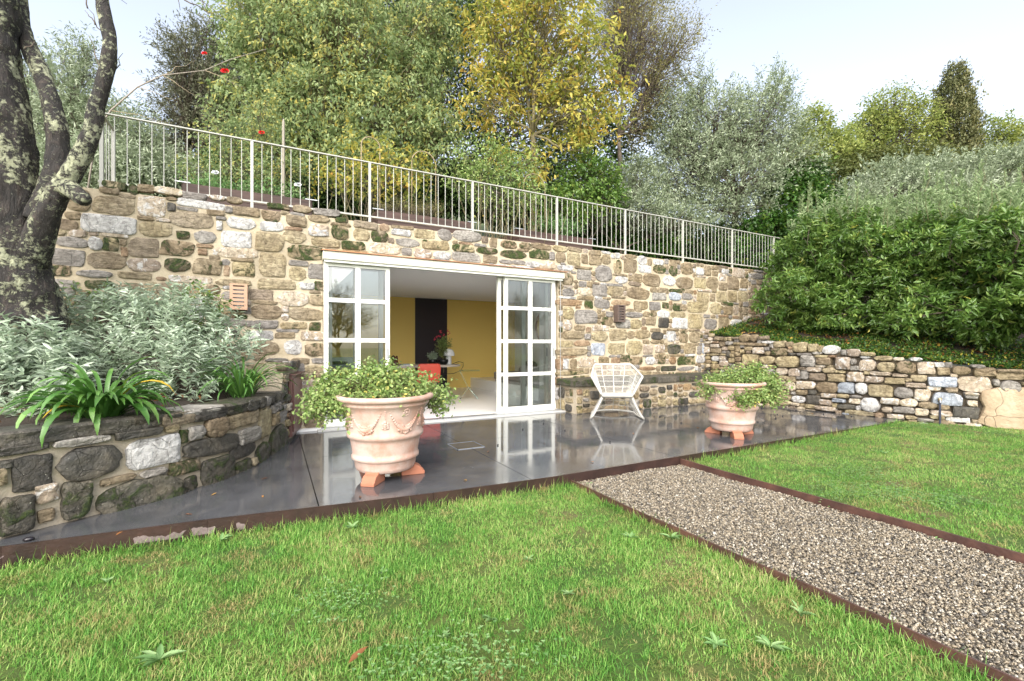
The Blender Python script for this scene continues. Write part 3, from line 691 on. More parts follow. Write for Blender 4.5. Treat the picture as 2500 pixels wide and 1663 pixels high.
MB().box(.64, 6.91, 2.405, 4.72, 6.98, 2.4395).build('bottom_rail', M['white_paint'], aw, loc=(-2.68, -6.97, -2.42))
o = MB()
for i in range(20):
    a, b = .60+4.2*i/20, .60+4.2*(i+1)/20; q = lambda x: .006*math.sin(x*5)
    o.prism([(a, 6.855+q(a), 2.556), (b, 6.855+q(b), 2.556), (b, WY+.02, 2.58), (a, WY+.02, 2.58)], (0, 0, .012))
sub(o.build('drip_strip', M['copper'], aw, loc=(-2.68, -6.97, -2.42)), cas)
MB().tube([(4.68, 6.93, .04), (4.68, 6.93, 2.42)], .005, 6).build('guide_wire', M['galv'], aw, loc=(-2.68, -6.97, -2.42))

# furniture
M['desk'] = simple('pale oak desk top', (.5,.44,.38), .45, var=.12)
M['black'] = simple('black glaze', (.012,.012,.013), .12)
M['red'] = simple('coral red leather', (.68,.085,.05), .5, bump=(60, .1, .005))
M['chrome'] = simple('chrome', (.7,.7,.7), .15, 1.)
dk = empty('desk', (2.6, 10.3, RZ0), 'long pale desk with rounded end in front of the yellow wall', 'desk')
pts = [(-1.9, -.42), (.9, -.42)]+[(.9+.5*math.sin(a), -.42*math.cos(a)) for a in [math.pi*k/14 for k in range(1, 14)]]+[(.9, .42), (-1.9, .42)]
MB().prism([(x, y, .685) for x, y in pts], (0, 0, .045)).build('desk_top', M['desk'], dk)
for lx in (-1.6, .7):
    MB().box(lx-.03, -.3, 0, lx+.03, .3, .684).build('leg', M['chrome'], dk)
ch = empty('desk_chair', (3.02, 9.62, RZ0), 'coral red upholstered office chair turned away at the desk', 'chair', rz=math.radians(-8))
bp = MB(); K = 10
for (zz, hw, yy) in ((.42, .22, -.02), (.5, .245, -.05), (.68, .25, -.07), (.76, .235, -.075), (.785, .2, -.07)):
    bp.v += [(-hw, yy-.03, zz), (hw, yy-.03, zz), (hw, yy+.03, zz), (-hw, yy+.03, zz)]
for i in range(4):
    n = i*4
    for k in range(4): bp.f.append((n+k, n+(k+1) % 4, n+4+(k+1) % 4, n+4+k))
bp.f += [(3,2,1,0), (16,17,18,19)]
bp.build('backrest', M['red'], ch, bevel=.018, smooth=True)
MB().box(-.25, .0, .36, .25, .46, .44).build('seat', M['red'], ch, bevel=.03)
MB().tube([(0, .22, .05), (0, .22, .36)], .025, 10).build('column', M['chrome'], ch)
for k in range(5):
    a = 2*math.pi*k/5; MB().tube([(0, .22, .07), (.28*math.cos(a), .22+.28*math.sin(a), .035)], [.022, .014], 8).build('leg', M['chrome'], ch)
lp = empty('table_lamp', (3.70, 10.22, .7605), 'white mushroom table lamp on the right end of the desk', 'lamp')
M['lampw'] = simple('opal white metal', (.72,.73,.75), .25)
MB().lathe([(.001,0),(.075,0),(.075,.012),(.066,.02),(.066,.21),(.05,.22),(.001,.22)], 24).build('stem', M['lampw'], lp, smooth=True)
MB().lathe([(.13,.205),(.142,.215),(.138,.27),(.115,.325),(.075,.36),(.03,.377),(.001,.38)], 28).build('lamp_shade', M['lampw'], lp, smooth=True)
cb = [Vector((3.77, 10.18, .768)), Vector((3.9, 10.1, .83)), Vector((4.02, 10.1, .80)), Vector((3.99, 10.02, .72)), Vector((3.9, 9.95, .62)), Vector((3.7, 9.9, .56)), Vector((3.4, 9.9, .55))]
MB().tube(cb, .006, 6).build('cord', M['black'], lp, loc=(-3.70, -10.22, -.7605))
# side table of folded glass
gt = empty('glass_side_table', (3.85, 9.35, RZ0), 'clear green folded glass side table with splayed legs', 'side table', rz=math.radians(-20))
def gsheet(a, b, w0, w1, th, n): return None
MB().box(-.2, -.17, .62, .24, .17, .632).build('top', M['glass_g'], gt)
MB().prism([(-.2,-.17,.62), (-.2,.17,.62), (-.02,.13,.26), (-.02,-.13,.26)], (.014, 0, 0)).build('folded_sheet', M['glass_g'], gt)
for sgn in (-1, 1):
    MB().prism([(-.02, .0*sgn, .26), (-.02, .13*sgn, .26), (.2, .2*sgn, 0.), (.2, .13*sgn, 0.)], (.014, 0, .004)).build('leg', M['glass_g'], gt)
MB().prism([(.0, -.06, .26), (.0, .06, .26), (-.2, .1, 0.), (-.2, -.1, 0.)], (.014, 0, 0)).build('leg', M['glass_g'], gt)
M['grey_fabric'] = simple('grey linen', (.36,.34,.32), .9, bump=(120, .2, .004))
M['brown_fabric'] = simple('dark brown leather', (.06,.035,.03), .5)
struct(MB().box(4.98, 8.2, RZ0, RX1-.002, RY1-.002, .30).build('room_platform', M['resin']))
db = empty('daybed', (5.8, 10, .3), 'grey linen daybed mattress on the white platform', 'daybed')
MB().box(-.45, -1.5, .002, .58, 1.2, .2).build('mattress', M['grey_fabric'], db, bevel=.05, smooth=True)
o = MB().tube([(-.42, -1.3, .31), (-.42, -.4, .31)], .115, 16); o.build('bolster', M['grey_fabric'], db, smooth=True, bevel=.0)
cu = empty('leather_cushion', (6.0, 10.3, .503), 'dark brown leather cushion leaning on the daybed', 'cushion')
MB().ball((0, 0, .16), .2, 14, 8, (1.1, .5, .8)).build('pad', M['brown_fabric'], cu, smooth=True)
mr = empty('round_mirror', (RX1-.03, 10.25, 1.72), 'large round gold framed mirror on the white side wall', 'mirror')
o = MB(); o.tube([(0, .42*math.cos(2*math.pi*k/32), .42*math.sin(2*math.pi*k/32)) for k in range(33)], .014, 6, cap=False); o.build('frame', M['copper'], mr, smooth=True)
MB().poly([(.012, .41*math.cos(-2*math.pi*k/32), .41*math.sin(-2*math.pi*k/32)) for k in range(32)]).build('mirror_glass', simple('mirror silver', (.8,.8,.78), .02, 1.), mr)
# things standing on the desk
DZ = RZ0+.7305
pr = empty('grey_printer', (1.28, 10.2, DZ), 'small grey box shaped device at the left end of the desk', 'device')
MB().box(-.24, -.16, 0, .24, .16, .2).build('body', simple('grey plastic', (.35,.37,.4), .4), pr, bevel=.015); MB().box(-.2, -.165, .05, .1, -.161, .12).build('tray', M['black'], pr)
sc_ = empty('brown_sculpture', (2.42, 10.2, DZ), 'small dark brown glazed ceramic sculpture on the desk', 'sculpture')
o = MB(); o.lathe([(.001,0),(.075,0),(.085,.04),(.07,.1),(.045,.14),(.05,.165),(.03,.19),(.001,.2)], 20); o.ball((-.035, .02, .17), .045, 10, 6, (1, .8, 1.4)); o.ball((.04, 0, .16), .04, 10, 6, (.8, .8, 1.6))
o.build('figure', simple('brown glaze', (.1,.03,.015), .2), sc_, smooth=True)
bk = empty('book_stack', (2.62, 10.05, DZ), 'two flat books lying beside the brown sculpture', 'books')
MB().box(-.14, -.1, 0, .14, .1, .022).build('book', M['plaster'], bk); MB().box(-.12, -.09, .0225, .11, .09, .04).build('book', simple('blue grey cover', (.3,.34,.4), .5), bk)
tag(MB().box(2.84, 9.95, DZ, 3.12, 10.15, DZ+.004).build('paper_sheet', M['plaster']), 'white sheet of paper lying flat on the desk', 'paper')

# ------------------------------------------------------------------ railing along the top of the wall
M['rail'] = simple('cream painted steel', (.43,.43,.39), .45, var=.08)
rl = empty('steel_railing', (3, WY+.06, 3.1), 'long cream painted steel railing on top of the stone wall', 'railing')
RYY = WY+.06; ZB, ZT = 3.16, 4.0; off = -rl.location
MB().box(-1.86, RYY-.02, ZT, 11.8, RYY+.02, ZT+.015).build('top_rail', M['rail'], rl, loc=off)
MB().box(-1.86, RYY-.018, ZB+.008, 11.8, RYY+.018, ZB+.03).build('bottom_rail', M['rail'], rl, loc=off)
pxs = [-1.83, -.26, 1.30, 3.0, 4.72, 6.4, 8.08, 9.76, 11.4]
for x in pxs: MB().box(x-.018, RYY-.016, 3.02, x+.018, RYY+.016, ZT-.001).build('post', M['rail'], rl, loc=off)
bar = None; x = pxs[0]
for a, b in zip(pxs, pxs[1:]):
    n = round((b-a)/.118)
    for k in range(1, n):
        xx = a+(b-a)*k/n
        if bar is None:
            bar = MB().tube([(0, 0, ZB+.0305), (0, 0, ZT-.001)], .0052, 8).build('baluster', M['rail'], rl); ob = bar
        else: ob = bar.copy(); link(ob); ob.parent = rl
        ob.location = (xx+off.x, RYY+off.y, off.z)
for nm, z0, z1, w in (('return_top_rail', ZT-.0005, ZT+.014, .02), ('return_bottom_rail', ZB, ZB+.03, .018)):
    MB().box(-1.86-.0, RYY+.021, z0, -1.82, RYY+.5, z1).build(nm, M['rail'], rl, loc=off)
for k in range(1, 5):
    ob = bar.copy(); link(ob); ob.parent = rl; ob.location = (-1.84+off.x, RYY+.02+.1*k+off.y, off.z)
MB().box(-1.858, RYY+.48, 3.0, -1.822, RYY+.52, ZT-.001).build('post', M['rail'], rl, loc=off)

# ------------------------------------------------------------------ wall lamps, cabinet, hose tap
def wall_lamp(x, w, mat, label):
    r = empty('wall_lamp', (x, WY, 1.68), label, 'wall lamp', 'slotted wall lamps')
    h = .34; dpt = .13
    slots = 6; zs = []
    m = .028
    MB().box(-w/2, -dpt+.006, 0, -w/2+.006, .0, h).build('side_plate', mat, r); MB().box(w/2-.006, -dpt+.006, 0, w/2, .0, h).build('side_plate', mat, r)
    MB().box(-w/2+.006, -dpt+.006, 0, w/2-.006, 0, .006).build('base_plate', mat, r); MB().box(-w/2+.006, -dpt+.006, h-.006, w/2-.006, 0, h).build('top_plate', mat, r)
    f = MB(); f.box(-w/2, -dpt, 0, -w/2+m*1.3, -dpt+.0058, h); f.box(w/2-m*1.3, -dpt, 0, w/2, -dpt+.0058, h)
    z = .0; sh = .018; st = (h-.03)/slots
    edges = [0]+[v for k in range(slots) for v in (.03+st*k+.012, .03+st*k+.012+sh)]+[h]
    for k in range(0, len(edges), 2): f.box(-w/2+m*1.3, -dpt, edges[k], w/2-m*1.3, -dpt+.0058, edges[k+1])
    f.build('slotted_front', mat, r)
    MB().box(-w/2+.007, -.03, .007, w/2-.007, -.001, h-.007).build('reflector', M['galv'], r)
M['bronze'] = simple('light bronze paint', (.4,.25,.165), .38, .35); M['dbronze'] = simple('dark bronze paint', (.13,.095,.08), .45, .2)
wall_lamp(-.405, .2, M['bronze'], 'light bronze slotted wall lamp above the sage bush')
wall_lamp(6.14, .2, M['dbronze'], 'dark bronze slotted wall lamp above the wire armchair')
P0, d0, n0 = prail.frame((CABS[0]+CABS[1])/2)
cbn = empty('metal_cabinet', (P0.x, P0.y, .05), 'narrow brown metal meter cabinet door set in the planter pier', 'cabinet', rz=math.atan2(d0.y, d0.x))
wc = CABS[1]-CABS[0]; M['brown_metal'] = simple('brown painted metal', (.125,.06,.052), .4, var=.1)
MB().box(-wc/2, -.055, .0, wc/2, -.01, .78).build('frame', M['brown_metal'], cbn, bevel=.004)
cdo = MB().box(-wc/2+.03, -.07, .05, wc/2-.03, -.0552, .74).build('door', M['brown_metal'], cbn, bevel=.006)
MB().box(-wc/2-.02, -.1, .781, wc/2+.02, -.005, .795).build('rain_cap', M['brown_metal'], cbn)
for z in (.12, .6): MB().tube([(-wc/2+.012, -.066, z), (-wc/2+.012, -.066, z+.07)], .01, 8).build('hinge', M['brown_metal'], cdo)
MB().lathe([(.001, 0), (.018, 0), (.018, .012), (.001, .014)], 12).build('lock', M['galv'], cdo, loc=(wc/2-.05, -.071, .4)).rotation_euler = (math.pi/2, 0, 0)
M['navy'] = simple('dark blue pipe', (.03,.035,.06), .4)
tp = on_z(2295, 1042, -.06); tap = empty('garden_tap', tp, 'slim dark garden tap standing on the lawn by the dry wall', 'tap')
MB().tube([(0, 0, -.1), (0, 0, .42)], .014, 8).build('pipe', M['navy'], tap)
MB().lathe([(.001, .4), (.022, .4), (.024, .43), (.016, .45), (.001, .455)], 12).build('valve', simple('brass', (.45,.36,.2), .35, .8), tap, smooth=True)
MB().tube([(-.06, .02, .45), (.06, -.02, .45)], .007, 6).build('handle', M['galv'], tap); MB().tube([(0, 0, .42), (-.05, -.02, .42), (-.065, -.026, .38)], .009, 6).build('spout', M['galv'], tap)

# ------------------------------------------------------------------ terracotta pots
t = NT('weathered terracotta'); n1 = t.noise(5, 6, .65, dist=.4); n2 = t.noise(40, 4, .6)
c = t.ramp(n1, [(.3, (.4,.2,.14)), (.5, (.45,.27,.205)), (.7, (.49,.345,.285))])
c = t.mix(t.math('MULTIPLY', t.ramp(t.noise(3, 6, .7), [(.4, 0.), (.62, 1.)]), .8), c, (.53,.44,.39))
t.col(t.hsv(c, v=t.rng(n2, .88, 1.1))); t.rough(.8); t.bump(t.math('ADD', n1, t.math('MULTIPLY', n2, .4)), .25, .01); M['terra'] = t.m
M['terra_foot'] = simple('orange terracotta', (.36,.14,.08), .75, var=.15, bump=(30, .2, .01))
def pot(loc, sc, rz, label):
    r = empty('terracotta_pot', (loc[0], loc[1], 0), label, 'planter', 'garlanded terracotta pots', rz=rz)
    b = .075
    prof = [(.001, b), (.235, b), (.25, b+.01), (.262, b+.04), (.268, b+.09), (.277, b+.1), (.292, b+.11), (.292, b+.135), (.282, b+.148), (.285, b+.17), (.3, b+.26), (.308, b+.29), (.328, b+.3), (.334, b+.325), (.324, b+.345), (.318, b+.36), (.325, b+.42), (.345, b+.52), (.36, b+.565), (.376, b+.575), (.386, b+.59), (.376, b+.603), (.392, b+.61), (.416, b+.622), (.424, b+.64), (.416, b+.658), (.395, b+.664), (.375, b+.66), (.355, b+.62), (.34, b+.58), (.001, b+.575)]
    ves = MB().lathe([(a*sc, z*sc) for a, z in prof], 56).build('vessel', M['terra'], r, smooth=True)
    def surf(z):    # radius of the wall in the decorated zone
        for (a, za), (c_, zc) in zip(prof[15:19], prof[16:20]):
            if za <= z <= zc: return a+(c_-a)*(z-za)/(zc-za)
        return .34
    N = 6
    for k in range(N):
        a0 = 2*math.pi*k/N; a1 = 2*math.pi*(k+1)/N; sw = MB(); rsx = random.Random(k)
        for i in range(0, 25):
            q = i/24; z = b+.535-.15*(1-(2*q-1)**2); R = surf(z)
            rr = (.006+.02*(1-abs(2*q-1))**.8)
            a = a0+.1+(a1-a0-.2)*q
            sw.ball((R*math.cos(a)*sc, R*math.sin(a)*sc, z*sc), rr*sc, 7, 5)
            if .25 < q < .75:
                for dz in (-.022, .02): sw.ball(((R+.004)*math.cos(a+rsx.uniform(-.02, .02))*sc, (R+.004)*math.sin(a)*sc, (z+dz+rsx.uniform(-.006, .006))*sc), rsx.uniform(.011, .018)*sc, 6, 4)
        sw.build('festoon', M['terra'], ves, smooth=True)
        tb = MB(); z0 = b+.545
        for i in range(9):
            z = z0-.018*i; R = surf(z); wd = .008 if i < 5 else .012+.006*math.sin((i-4)*.8)
            tb.ball((R*math.cos(a0)*sc, R*math.sin(a0)*sc, z*sc), wd*sc, 7, 5)
            if i >= 6:
                for da in (-.06, .06): tb.ball((R*math.cos(a0+da)*sc, R*math.sin(a0+da)*sc, (z+.006)*sc), .014*sc, 7, 5)
        tb.build('tassel', M['terra'], ves, smooth=True)
        ro = MB(); am = (a0+a1)/2; zc = b+.5
        if k % 2 == 0:
            for i in range(12):
                q = 2*math.pi*i/12; z = b+.53+.026*math.sin(q); R = surf(min(z, b+.56)); aa = am+.026*math.cos(q)/R
                ro.ball((R*math.cos(aa)*sc, R*math.sin(aa)*sc, z*sc), .0085*sc, 6, 4)
            ro.ball((surf(b+.53)*math.cos(am)*sc, surf(b+.53)*math.sin(am)*sc, (b+.53)*sc), .013*sc, 6, 4); ro.build('rosette', M['terra'], ves, smooth=True)
    for k in range(3):
        a = math.radians(-128+120*k)-rz+math.radians(0); R = .235*sc
        f = MB(); P = [(-.1, 0), (.105, 0), (.105, .028), (.09, .034), (.085, .05), (.06, .075), (.03, .085), (.01, .105), (-.1, .105)]
        fo = MB().prism([(x*sc, -.06*sc, z*sc) for x, z in P], (0, .12*sc, 0)).build('pot_foot', M['terra_foot'], r, bevel=.006)
        fo.location = (R*math.cos(a), R*math.sin(a), 0.0); fo.rotation_euler = (0, 0, a)
    so = MB().lathe([(.35*sc, (b+.6)*sc), (.2*sc, (b+.615)*sc), (.001, (b+.62)*sc)], 24).build('soil', M['soil'], r, smooth=True)
    return r
P1 = (.92, 4.24); P2 = (5.48, 4.0)
pot(P1, 1.03, .3, 'large terracotta pot with garlands on feet, nearest the camera')
pot(P2, .98, 1.1, 'terracotta pot with garlands on feet before the dry stone wall')

# ------------------------------------------------------------------ white wire armchair
ac = empty('wire_armchair', (5.08, 5.88, 0), 'white woven wire armchair with flared base before the stone bench', 'chair', rz=math.atan2(-.64, -.49)+math.pi/2+.06)
M['wire'] = simple('white coated rattan', (.5,.49,.45), .5)
# local frame: -y is the front
def lerp(a, b, k): return a+(b-a)*k
def back_pt(s, h):     # s -1..1 round the shell, h 0..1 from seat to top edge
    # plan: U shape; half width and depth grow with height
    a = abs(s); sg = 1 if s > 0 else -1
    hw = lerp(.24, .37, h**.8)
    topz = lerp(.875, .70, min(1, max(0, (a-.45)/.55))**.9) if a > .45 else .875
    z = lerp(.40, topz, h)
    if a < .45: x = sg*hw*(a/.45)*.84; y = lerp(.2, .36, h)
    else:
        k = (a-.45)/.55; x = sg*lerp(hw*.84, lerp(.245, .41, h), k**.7); y = lerp(lerp(.2, .36, h), lerp(-.25, -.2, h), k)
    return Vector((x, y, z))
fr = MB(); fr.tube([back_pt(-1+2*k/40, 1) for k in range(41)], .017, 8)
fr.tube([back_pt(-1, k/8) for k in range(9)], .019, 8); fr.tube([back_pt(1, k/8) for k in range(9)], .019, 8)
bfr = fr.build('back_frame', M['wire'], ac, smooth=True)
st = MB(); NS = 90
for k in range(1, NS):
    s = -1+2*k/NS; st.tube([back_pt(s, h/4) for h in range(5)], .0019, 4, cap=False)
for h in (.2, .4, .6, .8): st.tube([back_pt(-1+2*k/30, h) for k in range(31)], .005, 5, cap=False)
for s in (-.72, -.3, 0, .3, .72): st.tube([back_pt(s, h/5)+Vector((0, -.004, 0)) for h in range(6)], .0075, 6, cap=False)
st.build('woven_back', M['wire'], bfr)
se = MB(); se.prism([(-.245, -.26, .375), (.245, -.26, .375), (.25, .2, .365), (-.25, .2, .365)], (0, 0, .035)); se.build('seat', M['wire'], ac, bevel=.01)
bd = MB()
for k in range(44):
    x = -.235+.47*k/43; bd.tube([(x, -.27, .362), (x, -.285, .39), (x, -.27, .418)], .0055, 5)
bd.build('seat_band', M['wire'], ac, smooth=True)
def base_pt(s, h):     # h 0 at floor, 1 under the seat
    a = abs(s); sg = 1 if s > 0 else -1
    if a < .5: x = sg*lerp(.36, .22, h)*(a/.5); y = lerp(.38, .16, h)+(.02 if h < .5 else 0)
    else: k = (a-.5)/.5; x = sg*lerp(lerp(.36, .22, h), lerp(.425, .24, h**.8), k); y = lerp(lerp(.38, .16, h), lerp(-.22, -.24, h), k)
    z = lerp(.016, .36, h)+(.10*(1-h)*max(0, 1-(a/.62)**2))*.55
    return Vector((x, y, z))
bf = MB(); bf.tube([base_pt(-1+2*k/40, 0) for k in range(41)], .016, 8)
for s in (-1, 1): bf.tube([base_pt(s, h/8) for h in range(9)], .019, 8)
bfl = bf.build('base_frame', M['wire'], ac, smooth=True)
bs = MB()
for k in range(1, 70): bs.tube([base_pt(-1+2*k/70, 0), base_pt(-1+2*k/70, 1)], .0015, 4, cap=False)
for h in (.33, .66): bs.tube([base_pt(-1+2*k/30, h) for k in range(31)], .005, 5, cap=False)
for s in (-.75, -.35, 0, .35, .75): bs.tube([base_pt(s, 0), base_pt(s, 1)], .0065, 6, cap=False)
bs.build('woven_base', M['wire'], bfl)
# ------------------------------------------------------------------ vegetation helpers
def nrm(a): return a/np.maximum(np.linalg.norm(a, axis=-1, keepdims=True), 1e-9)
def leaf_geo(P, D, N, L, W, hexa, fold=.18, bend=.12):
    D = nrm(D); S = nrm(np.cross(D, N)); U = np.cross(S, D); L = L[:, None]; W = W[:, None]; n = len(P)
    if not hexa:
        V = np.stack([P, P+D*L*.45+S*W*.5+U*W*fold, P+D*L-U*L*bend, P+D*L*.45-S*W*.5+U*W*fold], 1).reshape(-1, 3)
        F = np.arange(n*4).reshape(n, 4); return V, F, 1
    V = np.stack([P, P+D*L*.3+S*W*.46+U*W*fold, P+D*L*.68+S*W*.38+U*(W*fold*.8-L*bend*.4), P+D*L-U*L*bend,
                  P+D*L*.68-S*W*.38+U*(W*fold*.8-L*bend*.4), P+D*L*.3-S*W*.46+U*W*fold], 1).reshape(-1, 3)
    b = np.arange(n)[:, None]*6
    F = np.concatenate([b+np.array([[0, 1, 2, 3]]), b+np.array([[0, 3, 4, 5]])], 1).reshape(-1, 4); return V, F, 2
def px_lobes(L):
    out = []
    for q in L:
        u, v, ru, rv, dep = q[:5]; c = at(u, v, dep); k = dep/FPX
        out.append((c.x, c.y, c.z, ru*k, (q[5] if len(q) > 5 else (ru+rv)/2*k*.9), rv*k))
    return out
RM = np.array([[RT.x, RT.y, 0], [FW.x, FW.y, 0], [0, 0, 1]])   # lobe axes: across, away, up
def clusters(lobes, n, rg, shell=.5, turn=True):
    A = np.array(lobes); vol = A[:, 3]*A[:, 5]*np.sqrt(A[:, 4]); vol = vol/vol.sum()
    i = rg.choice(len(A), n, p=vol); d = nrm(rg.normal(size=(n, 3))); r = shell+(1-shell)*rg.random(n)**.6
    r *= 1+.16*rg.normal(size=n)*(rg.random(n) < .3)
    loc = d*r[:, None]*A[i, 3:6]; O = nrm(d/A[i, 3:6])
    if turn: loc = loc@RM; O = O@RM
    return A[i, :3]+loc, O, i
def foliage(name, parent, mat, C, O, m, L, W, twig, spread, rg, up=.3, along=.5, perp=.8, jit=.5, droop=.2, hexa=False, cw=.6, off=(0, 0, 0), nup=.8):
    n = len(C); T = nrm(O*.7+np.array([0, 0, up])+rg.normal(size=(n, 3))*.45)
    Tt = np.repeat(T, m, 0); q = np.tile(np.linspace(-.5, .5, m), n)+rg.normal(size=n*m)*.05
    P = np.repeat(C, m, 0)+Tt*(q*twig)[:, None]+rg.normal(size=(n*m, 3))*spread
    R = rg.normal(size=(n*m, 3)); R = nrm(R-Tt*(R*Tt).sum(1, keepdims=True))
    D = Tt*along+R*perp+rg.normal(size=(n*m, 3))*jit*.5+np.array([0, 0, -droop])
    N = np.array([0, 0, nup])+rg.normal(size=(n*m, 3))*.55+np.repeat(O, m, 0)*.35
    l = L*(.5+.85*rg.random(n*m)); w = W*(.7+.5*rg.random(n*m))
    V, F, k = leaf_geo(P, D, N, l, w, hexa)
    r = cw*np.repeat(rg.random(n), m)+(1-cw)*rg.random(n*m)
    return npmesh(name, V-np.array(off), F, mat, parent, r=np.repeat(r, k)), T
def wob(a, b, n, amp, rs):
    a, b = Vector(a), Vector(b); o = []
    for i in range(n+1):
        k = i/n; p = a.lerp(b, k); s = math.sin(math.pi*k)*amp*(b-a).length
        o.append(p+Vector((rs.uniform(-s, s), rs.uniform(-s, s), rs.uniform(-s, s)*.5)))
    return o
def twigs(name, parent, mat, A, B, r0, r1, rg, off, seg=3, sag=.12):
    """thin bent twigs from A to B as one mesh"""
    n = len(A); A = np.asarray(A); B = np.asarray(B); Mid = (A+B)/2+rg.normal(size=(n, 3))*sag*np.linalg.norm(B-A, axis=1)[:, None]*.5
    d = nrm(B-A); s = nrm(np.cross(d, np.array([.3, .2, 1.]))); u = np.cross(s, d); V = []
    for P, r in ((A, r0), (Mid, (r0+r1)/2), (B, r1)):
        for k in range(seg):
            q = 2*math.pi*k/seg; V.append(P+(s*math.cos(q)+u*math.sin(q))*r)
    V = np.stack(V, 1).reshape(-1, 3)-np.array(off); b = np.arange(n)[:, None]*(3*seg); F = []
    for i in range(2):
        for k in range(seg): k2 = (k+1) % seg; F.append(b+np.array([[i*seg+k, i*seg+k2, (i+1)*seg+k2, (i+1)*seg+k]]))
    return npmesh(name, V, np.concatenate(F, 0), mat, parent, smooth=True)
def tree(name, label, cat, base, lobes, n, m, L, W, mat, bark, seed, group=None, trunk_r=.1, twig=.3, spread=.03, shell=.5, ntw=.5, limbs=True, turn=True, fork=None, crown_name='crown', **kw):
    rg = np.random.default_rng(seed); rs = random.Random(seed); base = Vector(base)
    r = empty(name, base, label, cat, group)
    C, O, li = clusters(lobes, n, rg, shell, turn); off = tuple(base)
    foliage(crown_name, r, mat, C, O, m, L, W, twig, spread, rg, off=off, **kw)
    tk = MB(); cen = [Vector(q[:3]) for q in lobes]
    fk = Vector(fork) if fork else base.lerp(sum(cen, Vector())/len(cen), .42)
    tk.tube([p-base for p in wob(base-Vector((0, 0, .3)), fk, 6, .04, rs)], [trunk_r*(1.15-.45*i/6) for i in range(7)], 9)
    hub = []
    for c, q in zip(cen, lobes):
        e = c+Vector((0, 0, -.1*q[5])); mid = wob(fk, e, 5, .09, rs); k = trunk_r*rs.uniform(.4, .6)
        if limbs: tk.tube([p-base for p in mid], [k*(1-.75*i/5) for i in range(6)], 6)
        hub.append(mid)
    trk = tk.build('trunk', bark, r, smooth=True)
    if ntw:
        idx = rg.choice(n, int(n*ntw), replace=False)
        A = np.array([hub[li[i]][rs.choice([2, 3, 4, 5])] for i in idx]); B = C[idx]
        A2 = A+(B-A)*.25*rg.random((len(idx), 1))
        twigs('branches', trk, bark, A2, B, trunk_r*.09+.003, .003, rg, off)['kind'] = 'stuff'
    return r
t = NT('tree bark'); n1 = t.noise(8, 6, .65, t.stretch(1, 1, .35)); t.col(t.ramp(n1, [(.3, (.045,.035,.026)), (.7, (.15,.12,.09))])); t.rough(.9); t.bump(n1, .6, .03); M['bark'] = t.m
t = NT('olive green mossy bark'); n1 = t.noise(8, 6, .65, t.stretch(1, 1, .35)); t.col(t.ramp(n1, [(.3, (.07,.06,.03)), (.7, (.22,.19,.10))])); t.rough(.9); t.bump(n1, .6, .03); M['bark2'] = t.m
G = {}
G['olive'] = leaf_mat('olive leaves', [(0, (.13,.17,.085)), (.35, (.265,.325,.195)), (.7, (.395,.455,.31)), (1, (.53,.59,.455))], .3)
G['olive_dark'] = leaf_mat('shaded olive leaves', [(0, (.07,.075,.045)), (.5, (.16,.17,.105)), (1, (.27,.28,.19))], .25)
G['hack'] = leaf_mat('yellowing green leaves', [(0, (.11,.17,.06)), (.35, (.23,.31,.13)), (.62, (.33,.41,.19)), (.82, (.5,.48,.14)), (1, (.62,.53,.16))], .45)
G['ever'] = leaf_mat('dark evergreen leaves', [(0, (.025,.05,.015)), (.6, (.06,.105,.03)), (1, (.12,.17,.05))], .25)
G['autumn'] = leaf_mat('autumn yellow leaves', [(0, (.17,.22,.05)), (.35, (.33,.37,.08)), (.62, (.5,.45,.1)), (.88, (.57,.41,.09)), (1, (.45,.19,.05))], .45)
G['thin'] = leaf_mat('thin brownish olive leaves', [(0, (.15,.15,.055)), (.6, (.28,.27,.1)), (1, (.42,.37,.15))], .35)
G['ivy'] = leaf_mat('ivy leaves', [(0, (.02,.06,.01)), (.6, (.06,.14,.025)), (.9, (.14,.22,.04)), (1, (.45,.38,.05))], .3, .3)
G['laurel'] = leaf_mat('glossy laurel leaves', [(0, (.05,.115,.022)), (.5, (.125,.225,.045)), (.85, (.22,.32,.075)), (.95, (.37,.42,.1)), (1, (.58,.5,.08))], .35, .28, spec=.5)
G['laurel_new'] = leaf_mat('fresh laurel shoots', [(0, (.16,.23,.1)), (.5, (.28,.37,.18)), (1, (.43,.51,.29))], .4, .35)
G['far_yellow'] = leaf_mat('sunlit oak leaves', [(0, (.14,.19,.05)), (.5, (.27,.33,.085)), (1, (.45,.46,.14))], .45)
G['far_green'] = leaf_mat('distant green leaves', [(0, (.06,.085,.025)), (.6, (.12,.14,.04)), (1, (.2,.2,.06))], .3)
G['cypress'] = leaf_mat('cypress needles', [(0, (.07,.085,.035)), (.6, (.16,.17,.07)), (1, (.3,.27,.12))], .2)
G['sage'] = leaf_mat('sage leaves', [(0, (.21,.28,.17)), (.4, (.37,.46,.33)), (.8, (.52,.6,.47)), (1, (.63,.69,.59))], .3, .7, spec=.15)
G['rose'] = leaf_mat('rose leaves', [(0, (.12,.21,.05)), (.5, (.25,.36,.11)), (.8, (.38,.46,.18)), (.93, (.58,.56,.16)), (1, (.66,.46,.1))], .35, .3)
G['strap'] = leaf_mat('agapanthus leaves', [(0, (.04,.12,.02)), (.6, (.09,.21,.04)), (1, (.18,.33,.08))], .3, .28, spec=.5)
G['weed'] = leaf_mat('weed leaves', [(0, (.1,.22,.06)), (.6, (.19,.34,.12)), (1, (.32,.46,.2))], .35)

